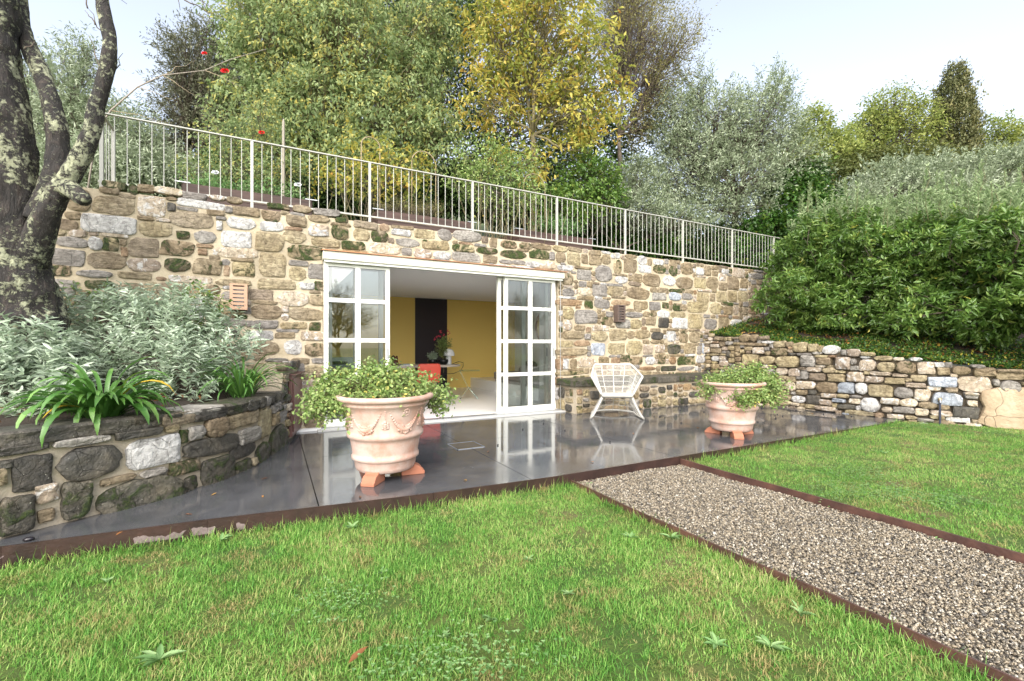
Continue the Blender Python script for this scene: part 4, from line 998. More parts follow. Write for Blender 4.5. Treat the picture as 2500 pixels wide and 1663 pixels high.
# ------------------------------------------------------------------ trees on the terrace and hillside
def gz(x, y): return hill_z(x, y) if y > 7.4 else bank_z(x, y)
def base_at(u, dep): p = at(u, HY, dep); return (p.x, p.y, gz(p.x, p.y)-.05)
tree('olive_tree', 'grey green olive tree behind the lichen covered trunk', 'olive tree', base_at(210, 9), px_lobes([(250,330,105,95,9), (175,250,75,95,9), (330,350,80,80,9), (110,330,90,100,9.2), (60,200,60,80,9.4), (260,420,150,60,8.8), (200,150,50,60,9.4)]), 1700, 22, .09, .022, G['olive'], M['bark'], 1, 'olive trees on the terrace', twig=.5, spread=.03, shell=.35, up=.3, along=.9, perp=.7)
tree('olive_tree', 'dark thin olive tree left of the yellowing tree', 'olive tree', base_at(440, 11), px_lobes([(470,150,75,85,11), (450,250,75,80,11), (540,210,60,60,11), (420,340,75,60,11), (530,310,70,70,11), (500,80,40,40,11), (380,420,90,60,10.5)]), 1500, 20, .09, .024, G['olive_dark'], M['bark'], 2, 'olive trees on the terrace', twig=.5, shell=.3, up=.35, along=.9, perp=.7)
tree('yellowing_tree', 'large leafy tree with green and yellow drooping leaves', 'tree', base_at(780, 11.5), px_lobes([(700,100,150,150,11.5), (850,110,150,160,11.3), (640,260,110,110,11), (780,300,150,120,11), (930,310,130,110,11), (600,60,70,80,12), (690,400,140,80,10.6), (880,410,140,80,10.6), (1000,220,90,120,11.6), (760,-60,180,120,12), (560,170,60,60,11.4), (1060,330,80,90,11.2), (1055,70,80,120,12)]), 3800, 20, .12, .052, G['hack'], M['bark2'], 3, trunk_r=.13, twig=.55, spread=.06, shell=.4, droop=.7, up=-.1)
tree('evergreen_tree', 'dark dense evergreen oak behind the yellowing tree', 'tree', base_at(1020, 16), px_lobes([(1010,60,150,150,16), (1060,230,130,130,16), (960,150,120,120,16.5), (880,40,120,120,17), (1130,130,120,150,17), (1000,-80,160,120,17), (940,380,160,110,15), (1120,380,150,110,15), (760,330,190,160,17), (620,350,150,130,16), (1300,300,170,150,17.5), (1450,400,160,120,17), (1250,440,160,90,15.5), (1090,20,110,140,15.5), (1500,300,110,110,17)]), 3500, 18, .14, .075, G['ever'], M['bark'], 4, trunk_r=.2, twig=.5, spread=.12, shell=.55, ntw=.15)
tree('autumn_tree', 'slender tree with yellow and orange autumn leaves', 'tree', base_at(1310, 11.5), px_lobes([(1230,110,105,130,11.5), (1330,50,130,110,11.5), (1430,130,110,110,11.5), (1200,250,90,90,11.2), (1390,270,110,90,11.3), (1300,-60,170,100,11.7), (1490,240,70,80,11.6), (1180,40,70,90,11.8), (1290,390,90,60,11), (1440,370,80,60,11), (1310,200,120,100,11.6)]), 950, 12, .155, .06, G['autumn'], M['bark2'], 5, trunk_r=.085, twig=.5, spread=.07, shell=.35, droop=.5, hexa=True, fork=at(1300, 330, 11.4), ntw=.8)
tree('sparse_tree', 'tall half bare tree with thin brownish leaves', 'tree', base_at(1500, 15), px_lobes([(1560,90,95,110,15), (1640,120,70,100,15), (1600,220,80,80,15), (1500,40,90,90,15.5), (1690,80,40,50,15), (1560,-40,120,70,15.5), (1560,310,60,70,15)]), 1300, 16, .08, .03, G['thin'], M['bark'], 6, trunk_r=.09, twig=.7, spread=.05, shell=.3, up=.6, along=1., perp=.6, fork=at(1510, 330, 15), ntw=.95)
tree('olive_tree', 'big silvery olive tree with a forked trunk right of the autumn tree', 'olive tree', base_at(1790, 15), px_lobes([(1740,320,110,110,15), (1850,310,110,100,15), (1680,400,95,100,14.6), (1915,410,95,90,14.8), (1800,440,120,75,14.2), (1640,300,60,90,15.2), (1890,215,45,45,15), (1700,210,45,55,15.2), (1760,520,130,45,14.2), (1600,470,70,70,14.4)]), 2600, 22, .115, .034, G['olive'], M['bark'], 7, 'olive trees on the terrace', trunk_r=.13, twig=.55, spread=.04, shell=.4, up=.45, along=.9, perp=.7, fork=at(1800, 490, 14.6))
tree('olive_shrub', 'low bushy grey olive shrub behind the railing', 'shrub', base_at(1500, 13), px_lobes([(1480,470,85,60,13), (1560,510,90,50,12.8), (1430,520,70,40,12.6), (1560,430,50,50,13.2), (1650,540,90,40,13.5)]), 1000, 20, .1, .028, G['olive'], M['bark'], 8, trunk_r=.05, twig=.45, shell=.35, up=.6, along=.9, perp=.7)
tree('ivy_bush', 'dark green ivy clad bush below the big olive', 'shrub', base_at(1930, 14.5), px_lobes([(1930,500,70,80,14.5), (1880,570,75,50,14), (1975,440,40,45,14.6), (1840,620,70,35,13.5), (2000,520,50,60,15)]), 1200, 18, .11, .075, G['ivy'], M['bark'], 9, trunk_r=.05, twig=.35, spread=.07, shell=.65, ntw=.1)
far = 'trees on the far hillside'
tree('oak_tree', 'small rounded yellow green tree right behind the big olive crown', 'tree', base_at(1985, 25), px_lobes([(1985,320,45,55,25), (2020,375,80,55,25), (1960,390,60,60,25)]), 900, 16, .17, .1, G['far_yellow'], M['bark'], 10, far, twig=.5, spread=.12, shell=.5)
tree('oak_tree', 'spreading sunlit yellow oak on the hillside left of the cypress', 'tree', base_at(2160, 27), px_lobes([(2180,270,75,55,27), (2110,330,75,45,27), (2245,310,55,60,27), (2180,350,90,50,27), (2090,390,60,40,26.5), (2140,290,50,40,27)]), 750, 17, .17, .09, G['far_yellow'], M['bark'], 11, far, trunk_r=.22, twig=.6, spread=.13, shell=.4, fork=at(2180, 400, 27), ntw=.8)
tree('hillside_bush', 'dull green bush below the spreading oak', 'shrub', base_at(2150, 24), px_lobes([(2130,430,120,60,24), (2230,430,100,70,24), (2060,450,80,60,23.5), (2320,440,110,60,24)]), 1800, 16, .17, .1, G['far_green'], M['bark'], 12, twig=.5, spread=.12, shell=.6, ntw=.1)
tree('cypress_tree', 'tall pointed cypress on the hillside', 'cypress', base_at(2325, 27), px_lobes([(2334,190,17,32,27), (2330,240,30,55,27), (2327,315,40,75,27), (2323,410,46,75,27)]), 1500, 20, .16, .08, G['cypress'], M['bark'], 13, trunk_r=.15, twig=.4, spread=.09, shell=.75, up=1.6, along=1., perp=.4, droop=0, ntw=.05)
tree('oak_tree', 'yellow green oak on the hillside right of the cypress', 'tree', base_at(2430, 28), px_lobes([(2440,330,50,45,28), (2470,380,70,55,28), (2510,350,40,50,28), (2420,410,50,45,28), (2560,370,80,80,28)]), 1200, 16, .17, .1, G['far_yellow'], M['bark'], 14, far, trunk_r=.2, twig=.6, spread=.13, shell=.45)
tree('olive_shrub', 'wide pale olive shrub between the hedge and the far trees', 'shrub', base_at(2250, 16), px_lobes([(2180,460,100,65,16), (2290,440,90,60,16.5), (2090,510,80,60,15.5), (2410,430,90,60,16), (2500,415,80,70,15.5), (2030,540,70,60,15), (2350,480,110,50,15.5)]), 1800, 20, .13, .042, G['olive'], M['bark'], 15, trunk_r=.06, twig=.5, shell=.5, up=.7, along=.9, perp=.7, ntw=.2)
for k, (u, v, ru, rv, dep, ma, lb) in enumerate(((1130,470,90,60,12.5,'ever','dark evergreen shrub behind the pale rose canes'), (1290,500,100,60,13,'ever','dark evergreen shrub below the autumn tree trunk'), (1420,560,90,50,13.5,'ivy','green undergrowth below the low olive shrub'), (1560,580,100,50,14,'ivy','green undergrowth left of the big olive trunk'), (1700,590,100,55,14.5,'ever','dark undergrowth around the big olive trunk'), (1820,600,90,60,15,'ever','dark undergrowth right of the big olive trunk'), (760,470,120,50,10.5,'ever','dark undergrowth below the yellowing tree'), (560,440,110,60,10,'ivy','green undergrowth behind the left raised bed'), (930,480,110,50,11,'ever','dark undergrowth behind the yellow vine'), (400,430,100,60,9,'olive','low olive regrowth behind the left end of the railing'), (270,400,100,70,8.2,'olive','low olive regrowth beside the corner of the railing'), (120,420,120,80,8.6,'olive','low olive regrowth behind the lichen tree'))):
    tree('undergrowth_shrub', lb, 'shrub', base_at(u, dep), px_lobes([(u, v, ru, rv, dep), (u-ru*.6, v+rv*.3, ru*.6, rv*.7, dep-.2), (u+ru*.6, v+rv*.3, ru*.6, rv*.7, dep-.1)]), 520, 14, .13 if ma != 'olive' else .1, .06 if ma != 'olive' else .026, G[ma], M['bark'], 200+k, 'undergrowth on the terrace', trunk_r=.03, twig=.35, spread=.07, shell=.45, ntw=.08)
# laurel hedge: each bush a thing
lab = ['glossy dark laurel bush touching the end of the stone wall', 'glossy laurel bush above the middle of the dry stone wall', 'glossy laurel bush nearest the right edge above the boulder', 'laurel bush at the right edge with deep shade below', 'tall laurel bush at the back of the hedge']
LB = [[(1950,650,65,80,10.4), (2010,610,75,85,10), (1925,725,55,55,10.2), (2010,730,80,70,9.6), (1960,775,80,35,9.7)],
      [(2090,610,90,95,9.4), (2170,650,90,100,8.9), (2100,745,90,60,9.0), (2200,775,80,45,8.5)],
      [(2280,620,100,100,8.4), (2360,640,90,110,7.9), (2300,765,90,55,8.0), (2400,790,70,50,7.4)],
      [(2470,620,100,110,7.4), (2560,640,120,130,6.9), (2480,760,60,50,7.0), (2640,700,120,130,6.4)],
      [(2120,540,110,50,11), (2260,530,120,55,10.5), (2390,520,120,60,9.5), (2500,520,110,70,9), (2010,560,70,50,11.5)]]
for i, lo in enumerate(LB):
    rsl = random.Random(900+i); lo = lo+[(q[0]+rsl.uniform(-.9, .9)*q[2], q[1]+rsl.uniform(-.85, .8)*q[3], rsl.uniform(22, 42), rsl.uniform(20, 38), q[4]-rsl.uniform(.0, .75)) for q in lo for _ in range(3)]
    lobes = px_lobes(lo); b = at(lo[1][0], 800, lo[1][4]+.4); bz = bank_z(b.x, b.y)
    rt = tree('laurel_bush', lab[i], 'hedge', (b.x, b.y, bz-.03), lobes, 1250 if i < 4 else 1000, 14, .105, .038, G['laurel'] if i < 4 else G['laurel_new'], M['bark'], 40+i, 'laurel hedge', trunk_r=.035, twig=.11, spread=.02, shell=.72 if i < 4 else .6, up=.35, along=.55, perp=1., jit=.3, droop=.1, hexa=True, cw=.5, ntw=.12, nup=.5)
    rg = np.random.default_rng(70+i)
    if i in (1, 2, 4, 3):   # upright fresh shoots
        n = 26 if i < 4 else 46; ang = []
        tops = [lobes[j] for j in range(len(lobes)) if j < 2 or i == 4]
        A = np.array([[q[0]+rg.normal()*q[3]*.5, q[1]+rg.normal()*q[3]*.4, q[2]+q[5]*.7] for q in (tops[k % len(tops)] for k in range(n))])
        B = A+np.stack([rg.normal(size=n)*.06, rg.normal(size=n)*.06, .25+.45*rg.random(n)], 1)
        twigs('shoot_stems', rt, M['bark2'], A, B, .006, .003, rg, tuple(rt.location))
        m = 17; q = np.linspace(.15, 1, m); C = (A[:, None]+(B-A)[:, None]*q[None, :, None]).reshape(-1, 3)
        foliage('shoot_leaves', rt, G['laurel_new'], C, np.tile(np.array([[0, 0, 1.]]), (len(C), 1)), 3, .085, .026, .01, .003, rg, up=2., along=1., perp=.75, jit=.2, droop=0, off=tuple(rt.location), hexa=True)
# olive trees standing on the lawn behind the camera, seen in the door panes
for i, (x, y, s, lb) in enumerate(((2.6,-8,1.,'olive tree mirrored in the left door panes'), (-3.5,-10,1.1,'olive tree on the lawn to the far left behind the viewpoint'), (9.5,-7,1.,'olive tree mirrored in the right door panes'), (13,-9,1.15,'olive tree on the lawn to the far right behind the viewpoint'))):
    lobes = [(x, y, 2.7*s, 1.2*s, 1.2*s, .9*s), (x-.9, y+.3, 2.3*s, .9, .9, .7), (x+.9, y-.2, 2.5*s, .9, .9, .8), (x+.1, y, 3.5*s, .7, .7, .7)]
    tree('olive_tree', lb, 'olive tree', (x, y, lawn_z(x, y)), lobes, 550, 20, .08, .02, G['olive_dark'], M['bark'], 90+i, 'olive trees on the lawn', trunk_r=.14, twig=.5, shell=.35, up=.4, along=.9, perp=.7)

# ------------------------------------------------------------------ planting behind the railing
ter = WTOP-.1
def bush(name, label, lobes, n, m, L, W, mat, seed, **kw):
    c = lobes[0]; p = at(c[0], HY, c[4]); kw.setdefault('trunk_r', .02); kw.setdefault('cat', 'shrub')
    return tree(name, label, kw.pop('cat'), (p.x, p.y, max(ter, gz(p.x, p.y))-.05), px_lobes(lobes), n, m, L, W, mat, M['bark'], seed, **kw)
bush('climbing_rose', 'loose climbing rose bush with red blooms behind the left railing', [(560,330,90,80,8.6), (640,290,60,70,8.8), (600,420,120,50,8.4), (500,410,60,50,8.2), (690,430,80,50,8.6)], 420, 13, .06, .035, G['hack'], 21, twig=.3, spread=.05, shell=.3, hexa=True)
bush('yellow_vine', 'yellow leaved vine on hoops behind the railing', [(880,370,60,50,9.4), (970,390,70,50,9.4), (900,440,120,45,9.2), (1010,440,60,50,9.6), (820,440,70,50,9.2)], 170, 9, .08, .06, G['autumn'], 22, twig=.3, spread=.07, shell=.3, hexa=True)
bush('rose_bush', 'tall rose bush with pale bare canes behind the railing', [(1180,390,80,60,9.8), (1260,410,70,50,10), (1150,440,60,40,9.6), (1230,470,110,50,9.6)], 380, 12, .06, .035, G['rose'], 23, twig=.35, spread=.06, shell=.3, hexa=True)
bush('green_shrub', 'bright green leafy shrub at the foot of the autumn tree', [(1440,440,80,60,11.5), (1380,500,80,50,11), (1480,490,60,50,11.4)], 420, 12, .09, .06, G['laurel'], 24, twig=.3, spread=.06, shell=.4, hexa=True)
bush('low_herbs', 'low pale green herbs in the wooden bed by the railing', [(610,470,120,18,7.4), (500,455,60,18,6.9)], 200, 14, .05, .022, G['weed'], 25, twig=.2, spread=.05, shell=.2, limbs=False, cat='herbs')
bush('low_herbs', 'low mound of thyme in the middle wooden bed', [(1030,510,60,20,8.8), (960,500,50,16,8.6)], 260, 16, .022, .008, G['thin'], 26, twig=.12, spread=.03, shell=.2, limbs=False, cat='herbs')
bush('low_herbs', 'low green herbs in the right wooden bed', [(1370,560,60,18,10.2), (1330,545,40,14,10)], 160, 14, .05, .022, G['weed'], 27, twig=.2, spread=.04, shell=.2, limbs=False, cat='herbs')
# bare canes
for k, (u0, u1, n, dep) in enumerate(((1130, 1330, 44, 9.3), (560, 1050, 40, 9.0))):
    rg = np.random.default_rng(30+k); ca = empty('bare_canes', at((u0+u1)/2, HY, dep), ['pale bare rose canes rising behind the middle of the railing', 'thin brown bare canes arching behind the left railing'][k], 'canes', 'bare canes')
    ca.location.z = ter
    A = np.array([at(u0+(u1-u0)*rg.random(), HY, dep+rg.normal()*.15)[:] for _ in range(n)]); A[:, 2] = ter
    B = A+np.stack([rg.normal(size=n)*.35, rg.normal(size=n)*.2, .8+.9*rg.random(n)], 1)
    twigs('cane', ca, M['bark2'], A, B, .008, .004, rg, tuple(ca.location), seg=4)
# wooden raised bed boxes right behind the railing
t = NT('weathered brown boards'); n1 = t.noise(12, 5, .6, t.stretch(.2, 1, 1.5)); t.col(t.ramp(n1, [(.3, (.035,.019,.015)), (.7, (.095,.055,.043))])); t.rough(.6); t.bump(n1, .4, .01); M['board'] = t.m
for k, (xa, xb) in enumerate(((-1.13, .53), (1.56, 3.28), (4.28, 6.08))):
    bx = empty('raised_bed', ((xa+xb)/2, 8.2, ter-.03), ['brown wooden raised bed behind the left of the railing', 'brown wooden raised bed behind the middle of the railing', 'brown wooden raised bed behind the railing above the right door'][k], 'raised bed', 'wooden raised beds')
    w = (xb-xa)/2
    for z in (0, .18, .36): MB().box(-w, -.42, z, w, -.385, z+.175).build('board', M['board'], bx); MB().box(-w, .385, z, w, .42, z+.175).build('board', M['board'], bx)
    for s in (-1, 1):
        for z in (0, .18, .36): MB().box(s*w-.018, -.384, z, s*w+.018, .384, z+.175).build('end_board', M['board'], bx)
        MB().box(s*w-.09, -.43, .536, s*w+.09, -.38, .55).build('corner_bracket', M['galv'], bx)
    MB().box(-w+.02, -.38, 0, w-.02, .38, .49).build('soil', M['soil'], bx)
# hoops and stake
M['hoop'] = simple('old bamboo', (.3,.24,.15), .7)
for k, (u, v0, w) in enumerate(((905, 335, 22), (1035, 370, 30), (1305, 425, 30))):
    c = at(u, v0, 8.9+.5*k); r = w/FPX*(8.9+.5*k); hp = empty('garden_hoop', (c.x, c.y, ter), ['tall bent bamboo hoop left among the yellow vine', 'bent bamboo hoop right among the yellow vine', 'bent bamboo hoop among the rose canes'][k], 'hoop', 'bamboo hoops')
    hh = c.z-ter-r
    MB().tube([(-r, 0, 0), (-r, 0, hh)]+[(-r*math.cos(math.pi*i/10), 0, hh+r*math.sin(math.pi*i/10)) for i in range(1, 10)]+[(r, 0, hh), (r, 0, 0)], .011, 6).build('rod', M['hoop'], hp, smooth=True)
c = at(692, 290, 8.2); sk = empty('wooden_stake', (c.x, c.y, ter), 'grey weathered wooden stake behind the left railing', 'stake')
MB().tube([(0, 0, -.2), (0, 0, c.z-ter-.06), (0, 0, c.z-ter)], [.026, .024, .006], 6).build('pole', simple('grey weathered wood', (.3,.27,.22), .8), sk)
# arching rose cane with red roses
M['rose_red'] = simple('red rose petals', (.72,.02,.03), .5)
cane = [at(u, v, d) for u, v, d in ((236,320,6.6), (270,270,6.7), (335,213,6.8), (397,184,6.9), (450,178,7.), (500,172,7.1), (563,145,7.2), (650,120,7.4))]
cn = empty('arching_rose_cane', (cane[0].x, cane[0].y, ter), 'long bare rose cane arching over the left railing', 'rose cane')
b0 = Vector((cane[0].x, cane[0].y, ter))
pts = [Vector((cane[0].x-.15, cane[0].y, ter))]+cane
MB().tube([p-b0 for p in pts], [.014-.0012*i for i in range(len(pts))], 6).build('cane', simple('grey rose cane', (.3,.26,.22), .8), cn, smooth=True)
o = MB()
for (a, b) in (((397,184,6.9), (480,235,7.)), ((397,184,6.9), (470,150,7.1)), ((335,213,6.8), (430,245,6.9)), ((500,172,7.1), (600,215,7.2)), ((270,270,6.7), (420,300,6.9))):
    o.tube([p-b0 for p in wob(at(*a), at(*b), 4, .06, random.Random(5))], [.006, .005, .004, .003, .002], 5)
o.build('side_shoots', M['hoop'], cn, smooth=True)
def rose(loc, r, label, mat, group):
    f = empty('rose_flower', loc, label, 'flower', group); f.rotation_euler = (math.radians(70), 0, -.3); rs = random.Random(int(loc[0]*100)); o = MB()
    for lay, (n, rr, tilt) in enumerate(((6, 1., .35), (5, .75, .8), (4, .45, 1.2))):
        for k in range(n):
            a = 2*math.pi*k/n+lay*.5; d = Vector((math.cos(a), math.sin(a)*.6-.4, .2)); t_ = Vector((-math.sin(a), math.cos(a), 0)); up = Vector((0, -.35, 1))
            c = d*rr*r*.55; w = t_*r*.48; h = (d*math.cos(tilt)+up*math.sin(tilt)).normalized()*r*.75
            o.poly([c-w*.6, c+w*.6, c+w+h*.6, c+h, c-w+h*.6])
    o.build('petals', mat, f); o2 = MB().tube([(0, 0, -.12), (0, 0, 0)], .004, 5); o2.build('stem', G['laurel'], f)
rose(at(551, 173, 6.9), .055, 'large red rose beside the arching cane', M['rose_red'], 'red roses')
rose(at(500, 130, 7.4), .04, 'small red rose highest of the three, left of the tree', M['rose_red'], 'red roses')
rose(at(640, 323, 7.6), .045, 'red rose just above the railing', M['rose_red'], 'red roses')
M['white_petal'] = simple('white petals', (.82,.83,.86), .6)
rose(at(527, 420, 7.2), .05, 'white iris behind the left railing', M['white_petal'], 'white irises')
rose(at(728, 450, 7.9), .055, 'white iris at the right end of the left raised bed', M['white_petal'], 'white irises')
# ------------------------------------------------------------------ lichen covered tree on the left
t = NT('dark bark with lichen'); st_ = t.stretch(1, 1, .3); n1 = t.noise(14, 7, .7, st_, dist=.8); n2 = t.noise(45, 5, .7, st_)
c = t.ramp(n1, [(.36, (.005,.0045,.004)), (.54, (.024,.019,.016)), (.74, (.1,.075,.06))])
sp = t.n('SeparateXYZ'); nv = t.n('NewGeometry'); t.l(nv.outputs['Normal'], sp.inputs[0])
lf = t.math('ADD', t.math('MULTIPLY', t.noise(20, 9, .78, dist=.4), .68), t.math('MULTIPLY', t.noise(3.6, 3, .6), .46))
mk = t.ramp(lf, [(.582, 0.), (.63, 1.)])
mk2 = t.ramp(t.noise(48, 6, .75), [(.62, 0.), (.67, 1.)])
lc = t.ramp(t.noise(60, 4, .7), [(.3, (.36,.38,.22)), (.55, (.58,.6,.4)), (.75, (.7,.7,.54))])
c = t.mix(mk, c, lc); c = t.mix(t.math('MULTIPLY', mk2, .8), c, (.42,.45,.36)); t.col(c); t.rough(.75)
t.bump(t.math('ADD', t.math('ADD', n1, t.math('MULTIPLY', n2, .35)), t.math('MULTIPLY', mk, t.math('ADD', .25, t.math('MULTIPLY', t.noise(80, 4, .8), .8)))), 1., .045); M['lichen_bark'] = t.m
def catmull(P, k=5):
    o = []
    for i in range(len(P)-1):
        a, b, c, d = P[max(i-1, 0)], P[i], P[i+1], P[min(i+2, len(P)-1)]
        for j in range(k):
            t_ = j/k; o.append(tuple(.5*(2*b[m]+(c[m]-a[m])*t_+(2*a[m]-5*b[m]+4*c[m]-d[m])*t_*t_+(-a[m]+3*b[m]-3*c[m]+d[m])*t_**3) for m in range(len(b))))
    return o+[tuple(P[-1])]
tb = at(70, HY, 4.4); tb = Vector((tb.x, tb.y, .68))
lt = empty('lichen_tree', tb, 'old dark tree with pale lichen at the left edge of the planter', 'tree')
def bark(name, pts, seg=36, k=9):
    Q = catmull(pts, k); P = [at(q[0], q[1], q[2])-tb for q in Q]; R = [q[3]*(.92 if name == 'trunk' else .8)/FPX*q[2] for q in Q]
    o = MB().tube(P, R, seg); o.v = [list(v) for v in o.v]
    for i, v in enumerate(o.v):
        p = Vector(v); j = min(i//seg, len(P)-1); d = (p-P[j]); dn = d.normalized() if d.length else d
        f = noise.fractal(p*6+Vector((3, 1, 7)), 1., 2., 3)*.13-abs(noise.noise(Vector((p.x*22, p.y*22, p.z*4))))*.16+.03
        o.v[i] = tuple(P[j]+d*(1+f))
    return o.build(name, M['lichen_bark'], lt, smooth=True)
bark('trunk', [(-60,-420,4.5,40), (-40,-150,4.45,50), (-24,0,4.4,54), (-24,126,4.4,54), (1,252,4.4,55), (22,397,4.4,56), (31,560,4.4,58), (45,680,4.4,70), (60,780,4.4,80), (72,880,4.4,98), (75,980,4.4,120)], 48)
bark('limb', [(60,-300,4.8,10), (48,-80,4.7,14), (50,0,4.65,16), (58,75,4.6,19), (80,135,4.6,22), (110,205,4.55,23), (133,280,4.5,25), (142,350,4.5,27), (135,430,4.45,30), (95,540,4.4,36)])
bark('limb', [(230,-330,4.5,12), (252,-100,4.4,15), (249,0,4.35,17), (268,108,4.3,18), (254,195,4.3,19), (236,262,4.3,20), (222,325,4.3,22), (196,388,4.3,25), (160,447,4.3,27), (122,510,4.3,32), (75,640,4.4,42)])
bark('branch_stub', [(213,494,4.2,6), (208,490,4.2,17), (197,482,4.22,22), (182,470,4.25,25), (160,458,4.28,27), (135,470,4.3,28)], 18)
rs = random.Random(3); o = MB()
for (a, b) in (((267,95), (214,20)), ((255,180), (215,85)), ((214,20), (205,-40)), ((232,60), (207,25)), ((150,-100), (310,10)), ((340,-120), (560,60)), ((420,-60), (440,25)), ((470,-60), (520,60)), ((520,-70), (600,30)), ((450,0), (540,45)), ((60,120), (85,100)), ((265,190), (300,130))):
    o.tube([p-tb for p in wob(at(*a, 4.35), at(*b, 4.4), 5, .08, rs)], [.007, .006, .005, .004, .003, .002], 5)
tw = o.build('twigs', M['bark'], lt, smooth=True); tw['kind'] = 'stuff'

# ------------------------------------------------------------------ planter plants
def pz(p): return Vector((p.x, p.y, .64))
tree('sage_bush', 'large grey green sage bush under the light bronze lamp', 'sage', pz(at(420, HY, 4.95)), px_lobes([(290,790,140,75,5.1), (430,790,120,85,5.0), (540,850,85,75,5.0), (400,880,130,70,4.6), (260,880,110,70,4.8), (450,940,70,50,4.5), (350,760,60,50,5.2)]), 440, 26, .082, .022, G['sage'], M['bark'], 51, 'sage bushes', trunk_r=.03, twig=.3, spread=.006, shell=.5, up=2.0, along=.55, perp=1., jit=.25, droop=.05, hexa=True, cw=.5, ntw=.5)
tree('sage_bush', 'smaller sage bush at the left edge below the lichen tree', 'sage', pz(at(70, HY, 3.9)), px_lobes([(60,870,100,75,4.05), (150,925,70,60,3.95), (10,930,80,80,3.8), (90,980,90,40,3.6)]), 190, 26, .082, .024, G['sage'], M['bark'], 52, 'sage bushes', trunk_r=.03, twig=.27, spread=.006, shell=.5, up=2.0, along=.55, perp=1., jit=.25, droop=.05, hexa=True, cw=.5, ntw=.5)
tree('camellia_sprig', 'young shrub with small glossy leaves against the wall beside the bronze lamp', 'shrub', pz(at(510, HY, 5.25)), px_lobes([(490,720,40,40,5.2), (520,750,40,40,5.2), (500,800,40,60,5.2)]), 60, 9, .05, .026, G['laurel'], M['bark2'], 53, 'young shrubs in the planter', trunk_r=.012, twig=.14, spread=.01, shell=.3, up=.6, hexa=True, ntw=.9)
tree('camellia_sprig', 'young shrub with small glossy leaves between lichen tree and sage', 'shrub', pz(at(215, HY, 5.3)), px_lobes([(175,725,45,30,5.3), (260,725,40,30,5.3), (200,780,50,60,5.3)]), 50, 9, .05, .026, G['laurel'], M['bark2'], 54, 'young shrubs in the planter', trunk_r=.012, twig=.14, spread=.01, shell=.3, up=.6, hexa=True, ntw=.9)
def strap_mesh(L, W, e0, bend, twist):
    V, Fc = [], []; p = Vector((0, 0, 0)); e = e0; K = 9
    for i in range(K+1):
        q = i/K; w = W*(.75+.5*q if q < .3 else (.9+.1*math.sin(q*3)) if q < .75 else 1-((q-.75)/.25)**1.6*.95)
        yo = math.sin(q*2)*twist*L*.12
        V += [p+Vector((0, -w/2+yo, w*.22)), p+Vector((0, yo, 0)), p+Vector((0, w/2+yo, w*.22))]
        p = p+Vector((math.cos(e), 0, math.sin(e)))*(L/K); e -= bend/K*(.5+1.0*q)
    for i in range(K):
        a = i*3; Fc += [(a, a+3, a+4, a+1), (a+1, a+4, a+5, a+2)]
    return V, Fc
def agapanthus(loc, label, n, L, W, seed, lean=(0, 0), yellow=2):
    r = empty('agapanthus', loc, label, 'agapanthus', 'strap leaved clumps'); rs = random.Random(seed); protos = []
    for k in range(14):
        e0 = math.radians(rs.uniform(45, 88)); V, Fc = strap_mesh(L*rs.uniform(.7, 1.15), W*rs.uniform(.8, 1.15), e0, math.radians(rs.uniform(85, 175)), rs.uniform(-1, 1))
        me = bpy.data.meshes.new('leaf'); me.from_pydata([tuple(v) for v in V], [], Fc); me.polygons.foreach_set('use_smooth', [True]*len(Fc))
        a = me.attributes.new('rnd', 'FLOAT', 'FACE'); b = rs.random()
        a.data.foreach_set('value', [min(1, b*.7+(.3 if (f//2) > 6 else 0)) for f in range(len(Fc))]); me.materials.append(G['strap']); protos.append(me)
    for k in range(n):
        o = bpy.data.objects.new('leaf', protos[k % 14]); link(o, r); a = 2*math.pi*k*.618+rs.uniform(-.2, .2)
        rad = .12*math.sqrt(rs.random()); o.location = (rad*math.cos(a), rad*math.sin(a), rs.uniform(-.03, .02)); o.rotation_euler = (rs.uniform(-.15, .15)+lean[0], rs.uniform(-.25, .2)+lean[1]*math.cos(a), a); s = rs.uniform(.75, 1.1); o.scale = (s, s, s)
        if k < yellow:
            o.data = protos[k].copy(); o.data.materials.clear(); o.data.materials.append(M['yleaf'])
M['yleaf'] = simple('yellowed leaf', (.55,.36,.03), .5)
p = at(250, HY, 3.45); agapanthus((p.x, p.y, .66), 'broad leaved agapanthus clump at the front of the planter', 150, .52, .04, 5)
p = at(590, HY, 4.75); agapanthus((p.x, p.y, .68), 'narrow leaved agapanthus clump beside the brown cabinet', 120, .55, .02, 6, yellow=1)

# ------------------------------------------------------------------ pot plants
tree('rose_plant', 'spreading small leaved rose plant spilling from the near terracotta pot', 'plant', (P1[0], P1[1], .76), px_lobes([(910,935,120,38,4.35), (820,955,80,42,4.3), (1000,948,85,38,4.4), (775,1000,42,40,4.1), (1065,975,45,32,4.45), (860,985,80,28,4.0), (930,905,60,18,4.4), (950,975,80,25,4.05), (870,1000,22,32,3.95)]), 800, 11, .036, .026, G['rose'], M['bark2'], 61, 'potted roses', trunk_r=.014, twig=.14, spread=.022, shell=.25, up=.3, hexa=True, cw=.35, ntw=.45, limbs=True)
tree('rose_plant', 'bushy small leaved rose plant filling the far terracotta pot', 'plant', (P2[0], P2[1], .73), px_lobes([(1800,930,70,30,6.1), (1750,945,50,25,6.0), (1860,940,55,35,6.2), (1830,965,50,20,5.8), (1890,965,25,22,6.1), (1845,905,28,18,6.1), (1812,975,26,22,5.75)]), 640, 12, .036, .026, G['rose'], M['bark2'], 62, 'potted roses', trunk_r=.014, twig=.13, spread=.022, shell=.25, up=.3, hexa=True, cw=.35, ntw=.3)
